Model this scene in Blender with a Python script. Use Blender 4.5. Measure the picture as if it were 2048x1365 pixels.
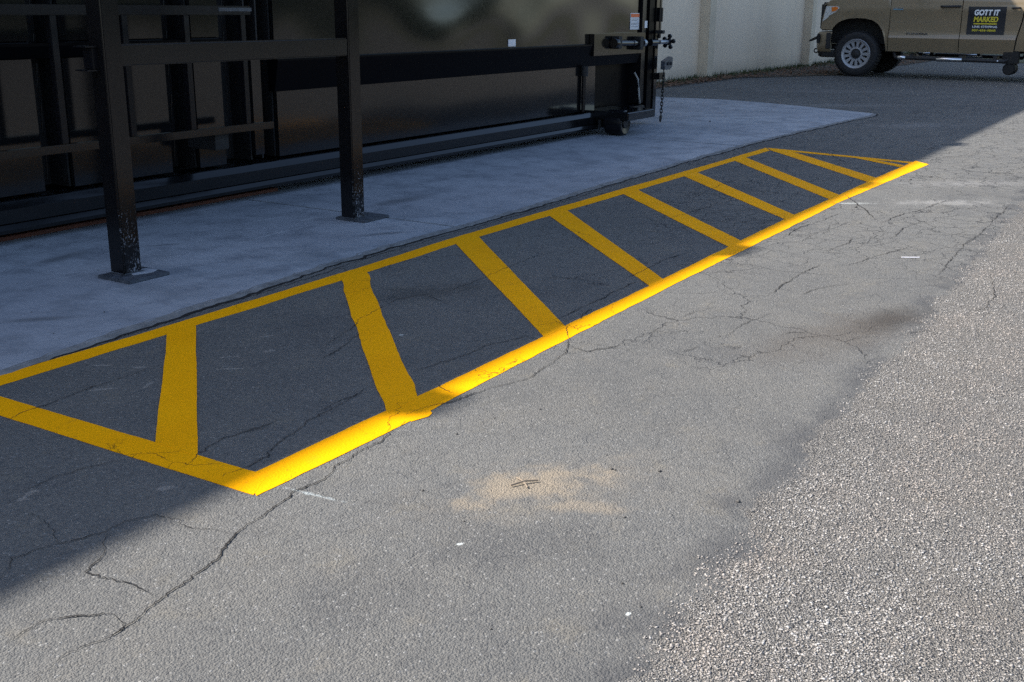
import bpy, bmesh, math, random
import numpy as np
from mathutils import Vector, Matrix
random.seed(7); rng = np.random.default_rng(7)
R = math.radians
S = bpy.context.scene
for o in list(bpy.data.objects): bpy.data.objects.remove(o)
COL = S.collection

# ------------------------------------------------------------------ camera
# world: X runs along the painted bay, Y towards the compactor and the building, Z up; the camera stands over the origin
CAM_H = 1.25
PSI, PITCH, ROLL = R(32.0), R(16.7), R(0.5)
F = Vector((math.cos(PSI)*math.cos(PITCH), math.sin(PSI)*math.cos(PITCH), -math.sin(PITCH)))
Rt = Vector((math.sin(PSI), -math.cos(PSI), 0)); Up = Rt.cross(F)
R2 = Rt*math.cos(ROLL) + Up*math.sin(ROLL); U2 = Up*math.cos(ROLL) - Rt*math.sin(ROLL)
cam = bpy.data.cameras.new('camera'); cam.sensor_width = 36.0; cam.lens = 36.0*2224/2048
cam.clip_start = 0.05; cam.clip_end = 2000
camo = bpy.data.objects.new('camera', cam); COL.objects.link(camo); S.camera = camo
camo.matrix_world = Matrix(((R2.x, U2.x, -F.x, 0), (R2.y, U2.y, -F.y, 0), (R2.z, U2.z, -F.z, CAM_H), (0, 0, 0, 1)))

# ------------------------------------------------------------------ sky, sun, exposure
SUN_EL = R(45); SUN_DIR = Vector((-0.50, 0.866, 0)).normalized()      # horizontal direction TOWARDS the sun
sv = Vector((SUN_DIR.x*math.cos(SUN_EL), SUN_DIR.y*math.cos(SUN_EL), math.sin(SUN_EL)))
w = bpy.data.worlds.new('World'); S.world = w; w.use_nodes = True
nt = w.node_tree; nt.nodes.clear()
sky = nt.nodes.new('ShaderNodeTexSky'); sky.sky_type = 'NISHITA'; sky.sun_disc = False
sky.sun_elevation = SUN_EL; sky.sun_rotation = math.atan2(SUN_DIR.x, SUN_DIR.y)
sky.air_density = 1.0; sky.dust_density = 1.3; sky.ozone_density = 1.0
bg = nt.nodes.new('ShaderNodeBackground'); bg.inputs['Strength'].default_value = 0.112
wo = nt.nodes.new('ShaderNodeOutputWorld')
nt.links.new(sky.outputs[0], bg.inputs['Color']); nt.links.new(bg.outputs[0], wo.inputs['Surface'])
sl = bpy.data.lights.new('sun', 'SUN'); sl.energy = 4.45; sl.angle = R(0.53); sl.color = (1.0, 0.955, 0.885)
so = bpy.data.objects.new('sun', sl); COL.objects.link(so); so.rotation_euler = sv.to_track_quat('Z', 'Y').to_euler()
S.view_settings.view_transform = 'Standard'; S.view_settings.look = 'None'
S.view_settings.exposure = 1.07; S.view_settings.gamma = 1.0; S.view_settings.use_curve_mapping = False
S.render.engine = 'CYCLES'; S.cycles.use_denoising = False; S.cycles.max_bounces = 8
S.cycles.glossy_bounces = 5; S.cycles.diffuse_bounces = 4

# ------------------------------------------------------------------ node helpers
class NT:
    def __init__(s, name):
        s.m = bpy.data.materials.new(name); s.m.use_nodes = True; s.t = s.m.node_tree
        s.b = s.t.nodes['Principled BSDF']; s.tc = None
    def n(s, typ, ins=None, **kw):
        x = s.t.nodes.new(typ)
        for k, v in kw.items(): setattr(x, k, v)
        for k, v in (ins or {}).items(): s.set(x.inputs[k], v)
        return x
    def set(s, sock, v):
        if isinstance(v, bpy.types.NodeSocket): s.t.links.new(v, sock)
        elif isinstance(v, (tuple, list)):
            v = tuple(v)
            if sock.type == 'RGBA' and len(v) == 3: v = v + (1,)
            sock.default_value = v
        else: sock.default_value = v
    def co(s, which='Object'):
        if s.tc is None: s.tc = s.n('ShaderNodeTexCoord')
        return s.tc.outputs[which]
    def math(s, op, a, b=0.0, c=0.0, clamp=False):
        x = s.n('ShaderNodeMath', operation=op, use_clamp=clamp)
        s.set(x.inputs[0], a); s.set(x.inputs[1], b); s.set(x.inputs[2], c); return x.outputs[0]
    def vmath(s, op, a, b=(0, 0, 0)):
        x = s.n('ShaderNodeVectorMath', operation=op); s.set(x.inputs[0], a); s.set(x.inputs[1], b)
        return x.outputs['Value'] if op in ('LENGTH', 'DISTANCE', 'DOT_PRODUCT') else x.outputs['Vector']
    def scale(s, v, k):
        x = s.n('ShaderNodeVectorMath', operation='SCALE'); s.set(x.inputs[0], v); s.set(x.inputs['Scale'], k); return x.outputs['Vector']
    def noise(s, vec, scale, detail=3.0, rough=0.55, out='Fac'):
        x = s.n('ShaderNodeTexNoise', {'Vector': vec, 'Scale': scale, 'Detail': detail, 'Roughness': rough}); return x.outputs[out]
    def voro(s, vec, scale, feature='F1', out='Distance', rnd=1.0):
        x = s.n('ShaderNodeTexVoronoi', feature=feature); s.set(x.inputs['Vector'], vec); x.inputs['Scale'].default_value = scale
        x.inputs['Randomness'].default_value = rnd; return x.outputs[out]
    def step(s, v, a, b, smooth=True):
        x = s.n('ShaderNodeMapRange', interpolation_type='SMOOTHSTEP' if smooth else 'LINEAR')
        s.set(x.inputs[0], v)
        if a <= b: x.inputs[1].default_value = a; x.inputs[2].default_value = b; x.inputs[3].default_value = 0; x.inputs[4].default_value = 1
        else: x.inputs[1].default_value = b; x.inputs[2].default_value = a; x.inputs[3].default_value = 1; x.inputs[4].default_value = 0
        return x.outputs[0]
    def lerp(s, v, lo, hi):
        x = s.n('ShaderNodeMapRange'); s.set(x.inputs[0], v); x.inputs[3].default_value = lo; x.inputs[4].default_value = hi; return x.outputs[0]
    def mix(s, f, a, b, mode='MIX'):
        x = s.n('ShaderNodeMix', data_type='RGBA', blend_type=mode)
        s.set(x.inputs[0], f); s.set(x.inputs[6], a); s.set(x.inputs[7], b); return x.outputs[2]
    def bump(s, h, dist, strength=1.0, normal=None):
        x = s.n('ShaderNodeBump'); s.set(x.inputs['Height'], h); x.inputs['Distance'].default_value = dist
        s.set(x.inputs['Strength'], strength)
        if normal is not None: s.set(x.inputs['Normal'], normal)
        return x.outputs[0]
    def sep(s, v):
        x = s.n('ShaderNodeSeparateXYZ'); s.set(x.inputs[0], v); return x.outputs
    def comb(s, x, y, z=0.0):
        c = s.n('ShaderNodeCombineXYZ'); s.set(c.inputs[0], x); s.set(c.inputs[1], y); s.set(c.inputs[2], z); return c.outputs[0]
    def fin(s, col=None, rough=None, bump=None, **kw):
        if col is not None: s.set(s.b.inputs['Base Color'], col)
        if rough is not None: s.set(s.b.inputs['Roughness'], rough)
        if bump is not None: s.set(s.b.inputs['Normal'], bump)
        for k, v in kw.items(): s.set(s.b.inputs[k.replace('_', ' ')], v)
        return s.m
MAT = {}
def simple(name, col, rough=0.5, metal=0.0, var=0.12, scale=6.0, bump=0.0, bscale=120.0, coat=0.0, spec=0.5):
    k = NT(name); p = k.co()
    f = k.noise(p, scale, 4)
    c = k.mix(k.step(f, .25, .75, False), tuple(x*(1-var) for x in col), tuple(x*(1+var) for x in col))
    r = k.lerp(k.noise(p, scale*2.3, 3), max(0, rough-.08), rough+.08)
    b = k.bump(k.noise(p, bscale, 2), bump) if bump else None
    k.fin(c, r, b, Metallic=metal, Coat_Weight=coat, Coat_Roughness=.05, Specular_IOR_Level=spec)
    MAT[name] = k.m; return k.m

# ------------------------------------------------------------------ mesh helpers
class MB:
    def __init__(s): s.bm = bmesh.new()
    def box(s, x0, x1, y0, y1, z0, z1, bev=0.0, seg=2):
        bm2 = bmesh.new()
        bmesh.ops.create_cube(bm2, size=1)
        for v in bm2.verts: v.co = Vector(((x0+x1)/2+v.co.x*(x1-x0), (y0+y1)/2+v.co.y*(y1-y0), (z0+z1)/2+v.co.z*(z1-z0)))
        if bev > 0: bmesh.ops.bevel(bm2, geom=bm2.edges[:], offset=bev, segments=seg, affect='EDGES', clamp_overlap=True)
        s.merge(bm2); return s
    def merge(s, bm2):
        me = bpy.data.meshes.new('tmp'); bm2.to_mesh(me); s.bm.from_mesh(me); bpy.data.meshes.remove(me); bm2.free()
    def grid(s, pts, close=False):                       # pts[i][j] -> quads
        vs = [[s.bm.verts.new(p) for p in row] for row in pts]
        for i in range(len(vs)-1):
            for j in range(len(vs[0])-1):
                s.bm.faces.new((vs[i][j], vs[i+1][j], vs[i+1][j+1], vs[i][j+1]))
        return vs
    def slab(s, pts, off):                               # grid with thickness along vector off(i,j) or constant
        off = Vector(off)
        a = s.grid(pts); b = s.grid([[Vector(p)+off for p in row] for row in pts])
        n, m = len(a), len(a[0])
        def side(c, d):
            for k in range(len(c)-1): s.bm.faces.new((c[k], c[k+1], d[k+1], d[k]))
        side(a[0], b[0]); side(a[-1], b[-1]); side([r[0] for r in a], [r[0] for r in b]); side([r[-1] for r in a], [r[-1] for r in b])
        return s
    def prism(s, poly, z0, z1):                          # polygon in XY extruded in Z
        lo = [s.bm.verts.new((p[0], p[1], z0)) for p in poly]; hi = [s.bm.verts.new((p[0], p[1], z1)) for p in poly]
        n = len(poly); s.bm.faces.new(hi); s.bm.faces.new(lo[::-1])
        for i in range(n): s.bm.faces.new((lo[i], lo[(i+1) % n], hi[(i+1) % n], hi[i]))
        return s
    def extr(s, poly3, off):                             # any planar polygon extruded along off
        off = Vector(off); a = [s.bm.verts.new(p) for p in poly3]; b = [s.bm.verts.new(Vector(p)+off) for p in poly3]
        n = len(a); s.bm.faces.new(a); s.bm.faces.new(b[::-1])
        for i in range(n): s.bm.faces.new((a[i], b[i], b[(i+1) % n], a[(i+1) % n]))
        return s
    def lathe(s, prof, origin, axis, seg=32):            # prof: (radius, along); closed around the axis
        origin = Vector(origin); ax = Vector(axis).normalized()
        t = Vector((0, 0, 1)) if abs(ax.z) < .9 else Vector((1, 0, 0)); u = ax.cross(t).normalized(); v = ax.cross(u)
        rings = []
        for r, a in prof:
            if r < 1e-6: rings.append([s.bm.verts.new(origin+ax*a)]); continue
            rings.append([s.bm.verts.new(origin+ax*a+(u*math.cos(2*math.pi*k/seg)+v*math.sin(2*math.pi*k/seg))*r) for k in range(seg)])
        for A, B in zip(rings, rings[1:]):
            for k in range(seg):
                k2 = (k+1) % seg
                if len(A) == 1 and len(B) == 1: continue
                if len(A) == 1: s.bm.faces.new((A[0], B[k], B[k2]))
                elif len(B) == 1: s.bm.faces.new((A[k], A[k2], B[0]))
                else: s.bm.faces.new((A[k], A[k2], B[k2], B[k]))
        return s
    def tube(s, path, r, seg=10, cap=True):
        path = [Vector(p) for p in path]; rings = []
        for i, p in enumerate(path):
            d = (path[min(i+1, len(path)-1)]-path[max(i-1, 0)]).normalized()
            t = Vector((0, 0, 1)) if abs(d.z) < .9 else Vector((1, 0, 0)); u = d.cross(t).normalized(); v = d.cross(u)
            rings.append([s.bm.verts.new(p+(u*math.cos(2*math.pi*k/seg)+v*math.sin(2*math.pi*k/seg))*r) for k in range(seg)])
        for A, B in zip(rings, rings[1:]):
            for k in range(seg): s.bm.faces.new((A[k], A[(k+1) % seg], B[(k+1) % seg], B[k]))
        if cap: s.bm.faces.new(rings[0][::-1]); s.bm.faces.new(rings[-1])
        return s
    def torus(s, c, ax, major, minor, stretch=(1, 1), seg=14, ms=6):
        c = Vector(c); ax = Vector(ax).normalized()
        t = Vector((0, 0, 1)); u = t; v = ax.cross(u).normalized(); rings = []
        for i in range(seg):
            a = 2*math.pi*i/seg; d = u*math.cos(a)*stretch[0]+v*math.sin(a)*stretch[1]; dn = (u*math.cos(a)+v*math.sin(a)).normalized()
            rings.append([s.bm.verts.new(c+d*major+(dn*math.cos(2*math.pi*k/ms)+ax*math.sin(2*math.pi*k/ms))*minor) for k in range(ms)])
        for i in range(seg):
            A, B = rings[i], rings[(i+1) % seg]
            for k in range(ms): s.bm.faces.new((A[k], A[(k+1) % ms], B[(k+1) % ms], B[k]))
        return s
    def build(s, name, mat, parent=None, smooth=True, angle=35, **props):
        bmesh.ops.recalc_face_normals(s.bm, faces=s.bm.faces[:])
        me = bpy.data.meshes.new(name); s.bm.to_mesh(me); s.bm.free()
        return link(name, me, mat, parent, smooth, angle, **props)
def wloc(o):
    v = Vector((0, 0, 0))
    while o is not None: v += o.location; o = o.parent
    return v
def link(name, me, mat, parent=None, smooth=True, angle=35, **props):
    o = bpy.data.objects.new(name, me); COL.objects.link(o)
    if mat is not None: me.materials.append(MAT[mat] if isinstance(mat, str) else mat)
    if parent is not None:
        d = wloc(parent); me.transform(Matrix.Translation(-d)); o.parent = parent
    if smooth:
        me.polygons.foreach_set('use_smooth', [True]*len(me.polygons))
        me.set_sharp_from_angle(angle=R(angle))
    for k, v in props.items(): o[k] = v
    return o
def thing(name, label, cat, loc=(0, 0, 0), group=None):
    o = bpy.data.objects.new(name, None); COL.objects.link(o); o.location = loc
    o['label'] = label; o['category'] = cat
    if group: o['group'] = group
    return o
def np_mesh(name, verts, faces_tri=None, faces_quad=None):
    f = faces_tri if faces_tri is not None else faces_quad; k = f.shape[1]
    me = bpy.data.meshes.new(name)
    me.vertices.add(len(verts)); me.vertices.foreach_set('co', verts.astype(np.float32).ravel())
    me.loops.add(f.size); me.loops.foreach_set('vertex_index', f.astype(np.int32).ravel())
    me.polygons.add(len(f)); me.polygons.foreach_set('loop_start', np.arange(0, f.size, k, dtype=np.int32))
    me.update(calc_edges=True); return me

# ------------------------------------------------------------------ materials of the setting
def chip_edge(k, x, y, p):                                # signed distance to the edge of the chip seal (>0 = asphalt side)
    n = k.noise(k.comb(x, y), 3.0, 5, .65)
    ln = k.math('MULTIPLY_ADD', x, .035, .745)
    d = k.math('SUBTRACT', y, ln)
    return k.math('ADD', d, k.math('MULTIPLY', k.math('SUBTRACT', n, .5), .38))
def spot(k, x, y, cx, cy, rx, ry, ang, n, soft=.5, namp=.8):
    ca, sa = math.cos(R(ang)), math.sin(R(ang))
    dx = k.math('SUBTRACT', x, cx); dy = k.math('SUBTRACT', y, cy)
    u = k.math('ADD', k.math('MULTIPLY', dx, ca/rx), k.math('MULTIPLY', dy, sa/rx))
    v = k.math('ADD', k.math('MULTIPLY', dx, -sa/ry), k.math('MULTIPLY', dy, ca/ry))
    d = k.math('SQRT', k.math('ADD', k.math('MULTIPLY', u, u), k.math('MULTIPLY', v, v)))
    d = k.math('ADD', d, k.math('MULTIPLY', k.math('SUBTRACT', n, .5), namp*2))
    return k.step(d, 1.0, 1.0-soft)
def mat_asphalt():
    k = NT('asphalt'); p = k.co(); x, y, z = k.sep(p)
    big = k.noise(p, .45, 4); mid = k.noise(p, 3.2, 4, .6); fine = k.noise(p, 60, 3, .6); n12 = k.noise(p, 9, 4, .65); n40 = k.noise(p, 38, 3, .7)
    cell = k.voro(p, 185, out='Color'); cr = k.sep(cell)
    cd = k.voro(p, 185)
    base = k.mix(k.step(big, .3, .7), (.124, .123, .119), (.166, .164, .157))
    base = k.mix(k.step(mid, .35, .75), base, k.mix(.5, base, (.188, .178, .160)))
    base = k.mix(k.math('MULTIPLY', k.step(n12, .5, .75), .35), base, (.085, .087, .092))
    base = k.mix(k.math('MULTIPLY', k.step(k.noise(p, 6.5, 5, .7), .54, .70), .45), base, (.205, .185, .150))
    base = k.mix(k.math('MULTIPLY', k.step(k.noise(p, 1.1, 5, .7), .52, .66), .42), base, (.078, .079, .082))
    base = k.mix(k.math('MULTIPLY', k.step(k.noise(p, 17, 4, .7), .55, .72), .30), base, (.21, .205, .195))
    # aggregate: single stones showing in the worn binder
    st = k.mix(cr[1], (.075, .074, .074), (.25, .236, .212))
    base = k.mix(k.math('MULTIPLY', k.step(cr[0], .3, 1.0), .5), base, st)
    base = k.mix(k.step(cr[2], .965, .99), base, (.255, .25, .24))
    base = k.mix(k.math('MULTIPLY', k.step(fine, .45, .72), .38), base, (.055, .055, .058))
    # crazing
    wp = k.vmath('ADD', p, k.scale(k.noise(p, 5, 4, .6, 'Color'), .22))
    e1 = k.voro(wp, 1.9, 'DISTANCE_TO_EDGE'); e2 = k.voro(wp, 5.5, 'DISTANCE_TO_EDGE')
    far = k.step(x, 4.0, 8.0)
    m1 = k.math('MULTIPLY', k.step(e1, .007, .002), k.math('MULTIPLY', k.step(x, 2.9, 4.2), k.step(k.noise(p, 1.3, 2), .42, .55)))
    m2 = k.math('MULTIPLY', k.step(e2, .020, .005), k.math('MULTIPLY', k.step(k.noise(p, .9, 3), .38, .52), k.math('MULTIPLY_ADD', far, .85, .15)))
    crz = k.math('MAXIMUM', k.math('MULTIPLY', m1, .7), k.math('MULTIPLY', m2, .85))
    base = k.mix(crz, base, (.03, .03, .032))
    # chip seal and its tar margin
    ed = chip_edge(k, x, y, p)
    tar = k.math('MULTIPLY', k.math('MULTIPLY', k.step(ed, .17, .03), k.step(ed, -.06, .0)), k.step(k.noise(p, 5, 3), .35, .6))
    base = k.mix(k.math('MULTIPLY', tar, .6), base, (.060, .061, .066))
    cc = k.voro(p, 210, out='Color'); ccs = k.sep(cc)
    chip = k.mix(ccs[0], (.175, .168, .158), (.40, .375, .345))
    chip = k.mix(k.step(ccs[1], .78, .82), chip, (.075, .075, .078))
    chip = k.mix(k.math('MULTIPLY', k.step(k.voro(p, 210), .32, .6), .7), chip, (.11, .102, .093))
    chip = k.mix(k.math('MULTIPLY', k.step(k.noise(p, 2.2, 4), .45, .7), .4), chip, (.19, .172, .15))
    cm = k.step(k.math('ADD', ed, k.math('MULTIPLY', k.math('SUBTRACT', n40, .5), .09)), .012, -.012)
    base = k.mix(cm, base, chip)
    # marks lying on the surface
    def put(c, col, amt, *a, **kw):
        return k.mix(k.math('MULTIPLY', spot(k, x, y, *a, **kw), amt), c, col)
    sandtex = k.mix(k.noise(p, 90, 3), (.235, .190, .140), (.33, .28, .215))
    base = put(base, sandtex, .92, 2.40, 1.44, .27, .13, -30, n12, soft=.8, namp=1.3)
    base = put(base, sandtex, .55, 2.36, 1.24, .17, .05, -62, n12, soft=.9, namp=1.1)
    base = put(base, sandtex, .30, 2.42, 1.40, .45, .24, -30, n12, soft=1.0, namp=1.0)
    base = put(base, (.046, .041, .037), .88, 4.68, 1.05, .42, .17, -12, n12, soft=1.0, namp=.55)
    base = put(base, (.10, .08, .062), .45, 4.35, 1.17, .75, .28, -14, mid, soft=1.0, namp=.8)
    base = put(base, (.36, .35, .335), .5, 7.95, 1.50, .50, .17, -55, n12, soft=1.0, namp=1.1)
    base = put(base, (.30, .29, .28), .4, 9.0, 1.50, .8, .22, -50, n12, soft=1.0, namp=1.1)
    base = put(base, (.26, .25, .24), .5, 13.3, 2.95, .9, .42, -40, n12, soft=1.0, namp=1.0)
    base = put(base, (.27, .26, .25), .45, 15.6, 4.4, 1.4, .4, -50, n12, soft=1.0, namp=1.0)
    base = put(base, (.22, .21, .20), .45, 18.2, 5.4, 2.0, .5, -60, n12, soft=1.0, namp=1.0)
    for cx, cy, rx, ry, an in ((2.91, 2.90, .035, .02, -30), (2.51, 3.15, .04, .018, -50), (2.60, 3.10, .03, .015, -30), (1.85, 2.25, .035, .02, -50),
                               (2.28, 3.06, .05, .015, -40), (2.40, 2.97, .06, .012, 20), (2.78, 2.97, .05, .012, -40), (2.68, 2.86, .07, .01, -50),
                               (1.62, 2.52, .05, .015, 20), (2.45, 3.28, .05, .012, -50), (3.05, 3.05, .04, .012, -40)):
        base = put(base, (.33, .305, .275), .65, cx, cy, rx*.85, ry*.8, an, n40, soft=.5, namp=1.7)
    for cx, cy, rx, ry, an in ((2.01, 1.40, .014, .007, -30), (1.94, .91, .009, .006, 0), (3.36, 2.62, .012, .008, -40)):
        base = put(base, (.60, .63, .61), .9, cx, cy, rx, ry, an, n40, soft=.6, namp=1.1)
    base = put(base, (.42, .46, .46), .65, 2.03, 1.90, .13, .009, -85, n40, soft=.9, namp=1.6)
    base = put(base, (.5, .52, .5), .5, 7.55, 2.02, .22, .05, -55, n40, soft=.9, namp=1.2)
    for cx, cy, rx, ry in ((2.30, 2.36, .05, .025), (2.16, 2.62, .03, .02), (3.95, 2.95, .5, .2)):
        base = put(base, (.05, .048, .044), .55, cx, cy, rx, ry, -30, n12, soft=1.0, namp=.9)
    # relief
    h = k.math('SUBTRACT', k.math('MULTIPLY', cr[0], .5), cd)
    h = k.math('ADD', h, k.math('MULTIPLY', fine, .35))
    h = k.math('SUBTRACT', h, k.math('MULTIPLY', crz, 2.5))
    h = k.math('ADD', h, k.math('MULTIPLY', k.math('SUBTRACT', .5, k.voro(p, 210)), k.math('MULTIPLY', cm, 2.2)))
    h = k.math('ADD', h, k.math('MULTIPLY', k.noise(p, 420, 2, .6), .8))
    bn = k.bump(h, .0042, 1.0)
    bn = k.bump(mid, .004, .5, bn)
    k.fin(base, k.lerp(n12, .78, .95), bn, Specular_IOR_Level=.35)
    MAT['asphalt'] = k.m
mat_asphalt()
def mat_concrete_slab():
    k = NT('slab_concrete'); p = k.co(); x, y, z = k.sep(p)
    n1 = k.noise(p, .9, 4); n2 = k.noise(p, 4, 5, .65); n3 = k.noise(p, 40, 3, .6)
    br = k.noise(k.vmath('MULTIPLY', p, (14, 2.0, 1)), 5, 3)           # broom strokes
    c = k.mix(k.step(n1, .3, .7), (.272, .292, .328), (.362, .385, .42))
    c = k.mix(k.math('MULTIPLY', k.step(n2, .42, .70), .85), c, (.17, .187, .215))
    c = k.mix(k.math('MULTIPLY', k.step(n3, .5, .8), .4), c, (.40, .42, .45))
    c = k.mix(k.math('MULTIPLY', k.step(k.noise(p, 26, 2), .70, .76), .7), c, (.06, .065, .07))
    c = k.mix(k.math('MULTIPLY', k.step(br, .4, .7), .28), c, (.15, .17, .2))
    c = k.mix(k.math('MULTIPLY', k.step(k.noise(p, 1.7, 5, .7), .50, .66), .45), c, (.17, .19, .215))
    c = k.mix(k.math('MULTIPLY', k.step(k.noise(k.vmath('MULTIPLY', p, (1, 2.5, 1)), 9, 4, .7), .60, .75), .5), c, (.15, .165, .19))
    for cx, cy, rx, ry, an in ((2.7, 3.98, .25, .06, -40), (4.0, 4.72, .12, .03, -30), (3.5, 4.9, .3, .08, 10), (5.9, 4.55, .5, .12, 0), (4.9, 3.95, .25, .05, -30)):
        c = k.mix(k.math('MULTIPLY', spot(k, x, y, cx, cy, rx, ry, an, n2, soft=1.0, namp=.9), .8), c, (.11, .12, .135))
    for cx, cy, rx, ry, an in ((4.6, 4.45, .5, .015, 2), (4.9, 4.8, .35, .012, -4), (5.0, 4.6, .12, .03, 0)):
        c = k.mix(k.math('MULTIPLY', spot(k, x, y, cx, cy, rx, ry, an, n2, soft=1.0, namp=.8), .4), c, (.6, .62, .64))
    bn = k.bump(k.math('ADD', n3, k.math('MULTIPLY', br, .6)), .002, .5)
    k.fin(c, k.lerp(n2, .55, .8), bn); MAT['slab_concrete'] = k.m
mat_concrete_slab()
def mat_paint():
    k = NT('yellow_paint'); p = k.co()
    n = k.noise(p, 2.5, 4); n2 = k.noise(p, 45, 3, .65); cd = k.voro(p, 150)
    c = k.mix(k.step(n, .3, .7), (.90, .385, .0015), (.95, .42, .002))
    c = k.mix(k.math('MULTIPLY', k.step(n2, .62, .78), .55), c, (.22, .12, .02))
    c = k.mix(k.math('MULTIPLY', k.step(k.noise(p, 120, 3, .7), .60, .75), .35), c, (.35, .17, .01))
    c = k.mix(k.math('MULTIPLY', k.step(k.noise(p, 7, 4), .62, .8), .35), c, (.42, .24, .02))
    wp = k.vmath('ADD', p, k.scale(k.noise(p, 5, 4, .6, 'Color'), .22))
    e2 = k.voro(wp, 3.2, 'DISTANCE_TO_EDGE')
    m = k.math('MULTIPLY', k.step(e2, .007, .002), k.step(k.noise(p, 1.7, 2), .5, .6))
    c = k.mix(k.math('MULTIPLY', m, .8), c, (.06, .04, .01))
    k.fin(c, k.lerp(n, .6, .75), k.bump(k.math('ADD', k.math('MULTIPLY', cd, -1.0), k.math('MULTIPLY', n2, .6)), .0016, .7), Specular_IOR_Level=.04)
    MAT['yellow_paint'] = k.m
mat_paint()
def mat_crack():
    k = NT('crack_dirt'); p = k.co()
    k.fin(k.mix(k.noise(p, 60, 3), (.012, .012, .013), (.045, .042, .04)), .95, None, Specular_IOR_Level=.1); MAT['crack_dirt'] = k.m
mat_crack()
def mat_stone():
    k = NT('chip_stone'); a = k.n('ShaderNodeAttribute', attribute_name='tone'); t = a.outputs['Fac']
    c = k.n('ShaderNodeValToRGB'); cr = c.color_ramp
    cr.elements[0].position = 0; cr.elements[0].color = (.12, .117, .115, 1); cr.elements[1].position = 1; cr.elements[1].color = (.50, .475, .44, 1)
    for pos, col in ((.2, (.17, .165, .165)), (.45, (.285, .268, .25)), (.62, (.345, .318, .292)), (.75, (.39, .38, .37))):
        e = cr.elements.new(pos); e.color = col + (1,)
    k.set(c.inputs[0], t)
    k.fin(k.mix(k.math('MULTIPLY', k.step(k.noise(k.co(), 3.0, 3), .4, .7), .35), c.outputs[0], (.36, .29, .24)), .75, None, Specular_IOR_Level=.3); MAT['chip_stone'] = k.m
mat_stone()
def mat_wall():
    k = NT('wall_paint'); p = k.co(); x, y, z = k.sep(p)
    n = k.noise(p, .7, 4); n2 = k.noise(k.vmath('MULTIPLY', p, (3, 3, .35)), 1.2, 5, .6); n3 = k.noise(p, 90, 2)
    c = k.mix(k.step(n, .3, .7), (.82, .665, .50), (.87, .715, .55))
    c = k.mix(k.math('MULTIPLY', k.step(n2, .5, .75), .35), c, (.58, .53, .47))
    sm = k.math('MULTIPLY', k.step(k.math('ABSOLUTE', k.math('SUBTRACT', x, 24.6)), .75, .0), k.step(z, .1, .7))
    c = k.mix(k.math('MULTIPLY', sm, .5), c, (.36, .37, .38))
    c = k.mix(k.math('MULTIPLY', k.step(z, .35, .0), k.lerp(n2, .1, .6)), c, (.22, .19, .15))
    k.fin(c, .75, k.bump(n3, .002, .4)); MAT['wall_paint'] = k.m
mat_wall()
simple('pilaster_paint', (.66, .55, .41), .7, var=.1, scale=3)
def mat_black(name, base, rough, seams=0.0, dust=.0):
    k = NT(name); p = k.co(); x, y, z = k.sep(p)
    n = k.noise(p, 3, 4); n2 = k.noise(p, 30, 4, .65)
    c = k.mix(n, tuple(b*.8 for b in base), tuple(b*1.2 for b in base))
    if dust: c = k.mix(k.math('MULTIPLY', k.step(n2, .55, .85), dust), c, (.16, .16, .16))
    r = k.lerp(n2, rough*.75, rough*1.35)
    k.fin(c, r, k.bump(k.noise(p, 14, 2), .0004, .25)); MAT[name] = k.m
mat_black('gloss_black', (.006, .0065, .0075), .11)
mat_black('belt_black', (.003, .003, .004), .3)
MAT['belt_black'].node_tree.nodes['Principled BSDF'].inputs['Specular IOR Level'].default_value = .05
MAT['gloss_black'].node_tree.nodes['Principled BSDF'].inputs['Specular IOR Level'].default_value = .52
mat_black('rail_black', (.006, .0065, .0075), .16)
MAT['rail_black'].node_tree.nodes['Principled BSDF'].inputs['Specular IOR Level'].default_value = .42
mat_black('satin_black', (.006, .006, .008), .26, dust=.03)
MAT['satin_black'].node_tree.nodes['Principled BSDF'].inputs['Specular IOR Level'].default_value = .28
mat_black('matte_black', (.008, .008, .009), .65)
def mat_post():
    k = NT('post_black'); p = k.co(); x, y, z = k.sep(p)
    n = k.noise(p, 6, 4)
    c = k.mix(n, (.004, .004, .005), (.009, .0085, .009))
    lo = k.step(z, .62, .02); f = k.noise(k.vmath('MULTIPLY', p, (1, 1, .6)), 120, 5, .8)
    fl = k.step(k.math('ADD', f, k.math('MULTIPLY', lo, .17)), .69, .76)
    fl = k.math('MULTIPLY', fl, k.step(z, .55, .30)); fl = k.math('MULTIPLY', fl, k.step(k.noise(p, 16, 3), .36, .55))
    gn = k.sep(k.n('ShaderNodeNewGeometry').outputs['Normal']); fl = k.math('MULTIPLY', fl, k.step(gn[1], -.3, -.8))
    c = k.mix(k.math('MULTIPLY', fl, .75), c, (.40, .41, .46))
    k.fin(c, k.math('ADD', k.math('MULTIPLY', fl, .5), k.lerp(n, .12, .20)), k.bump(k.noise(p, 20, 2), .0004, .2), Specular_IOR_Level=.36); MAT['post_black'] = k.m
mat_post()
simple('base_plate_steel', (.065, .073, .088), .42, var=.5, scale=22, spec=.4)
simple('white_label', (.72, .73, .76), .45, var=.06); simple('orange_label', (.75, .13, .02), .45); simple('grey_print', (.22, .23, .26), .5)
simple('white_tape', (.78, .76, .78), .5, var=.05)
simple('orange_rail', (.09, .018, .004), .6, var=.35, scale=12)  # orange darkened: shade under the compactor is put into this colour
simple('galvanised', (.35, .37, .40), .4, metal=.8); simple('dark_rubber', (.014, .014, .015), .8, bump=.001)
simple('hose_grey', (.30, .30, .29), .5)

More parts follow.
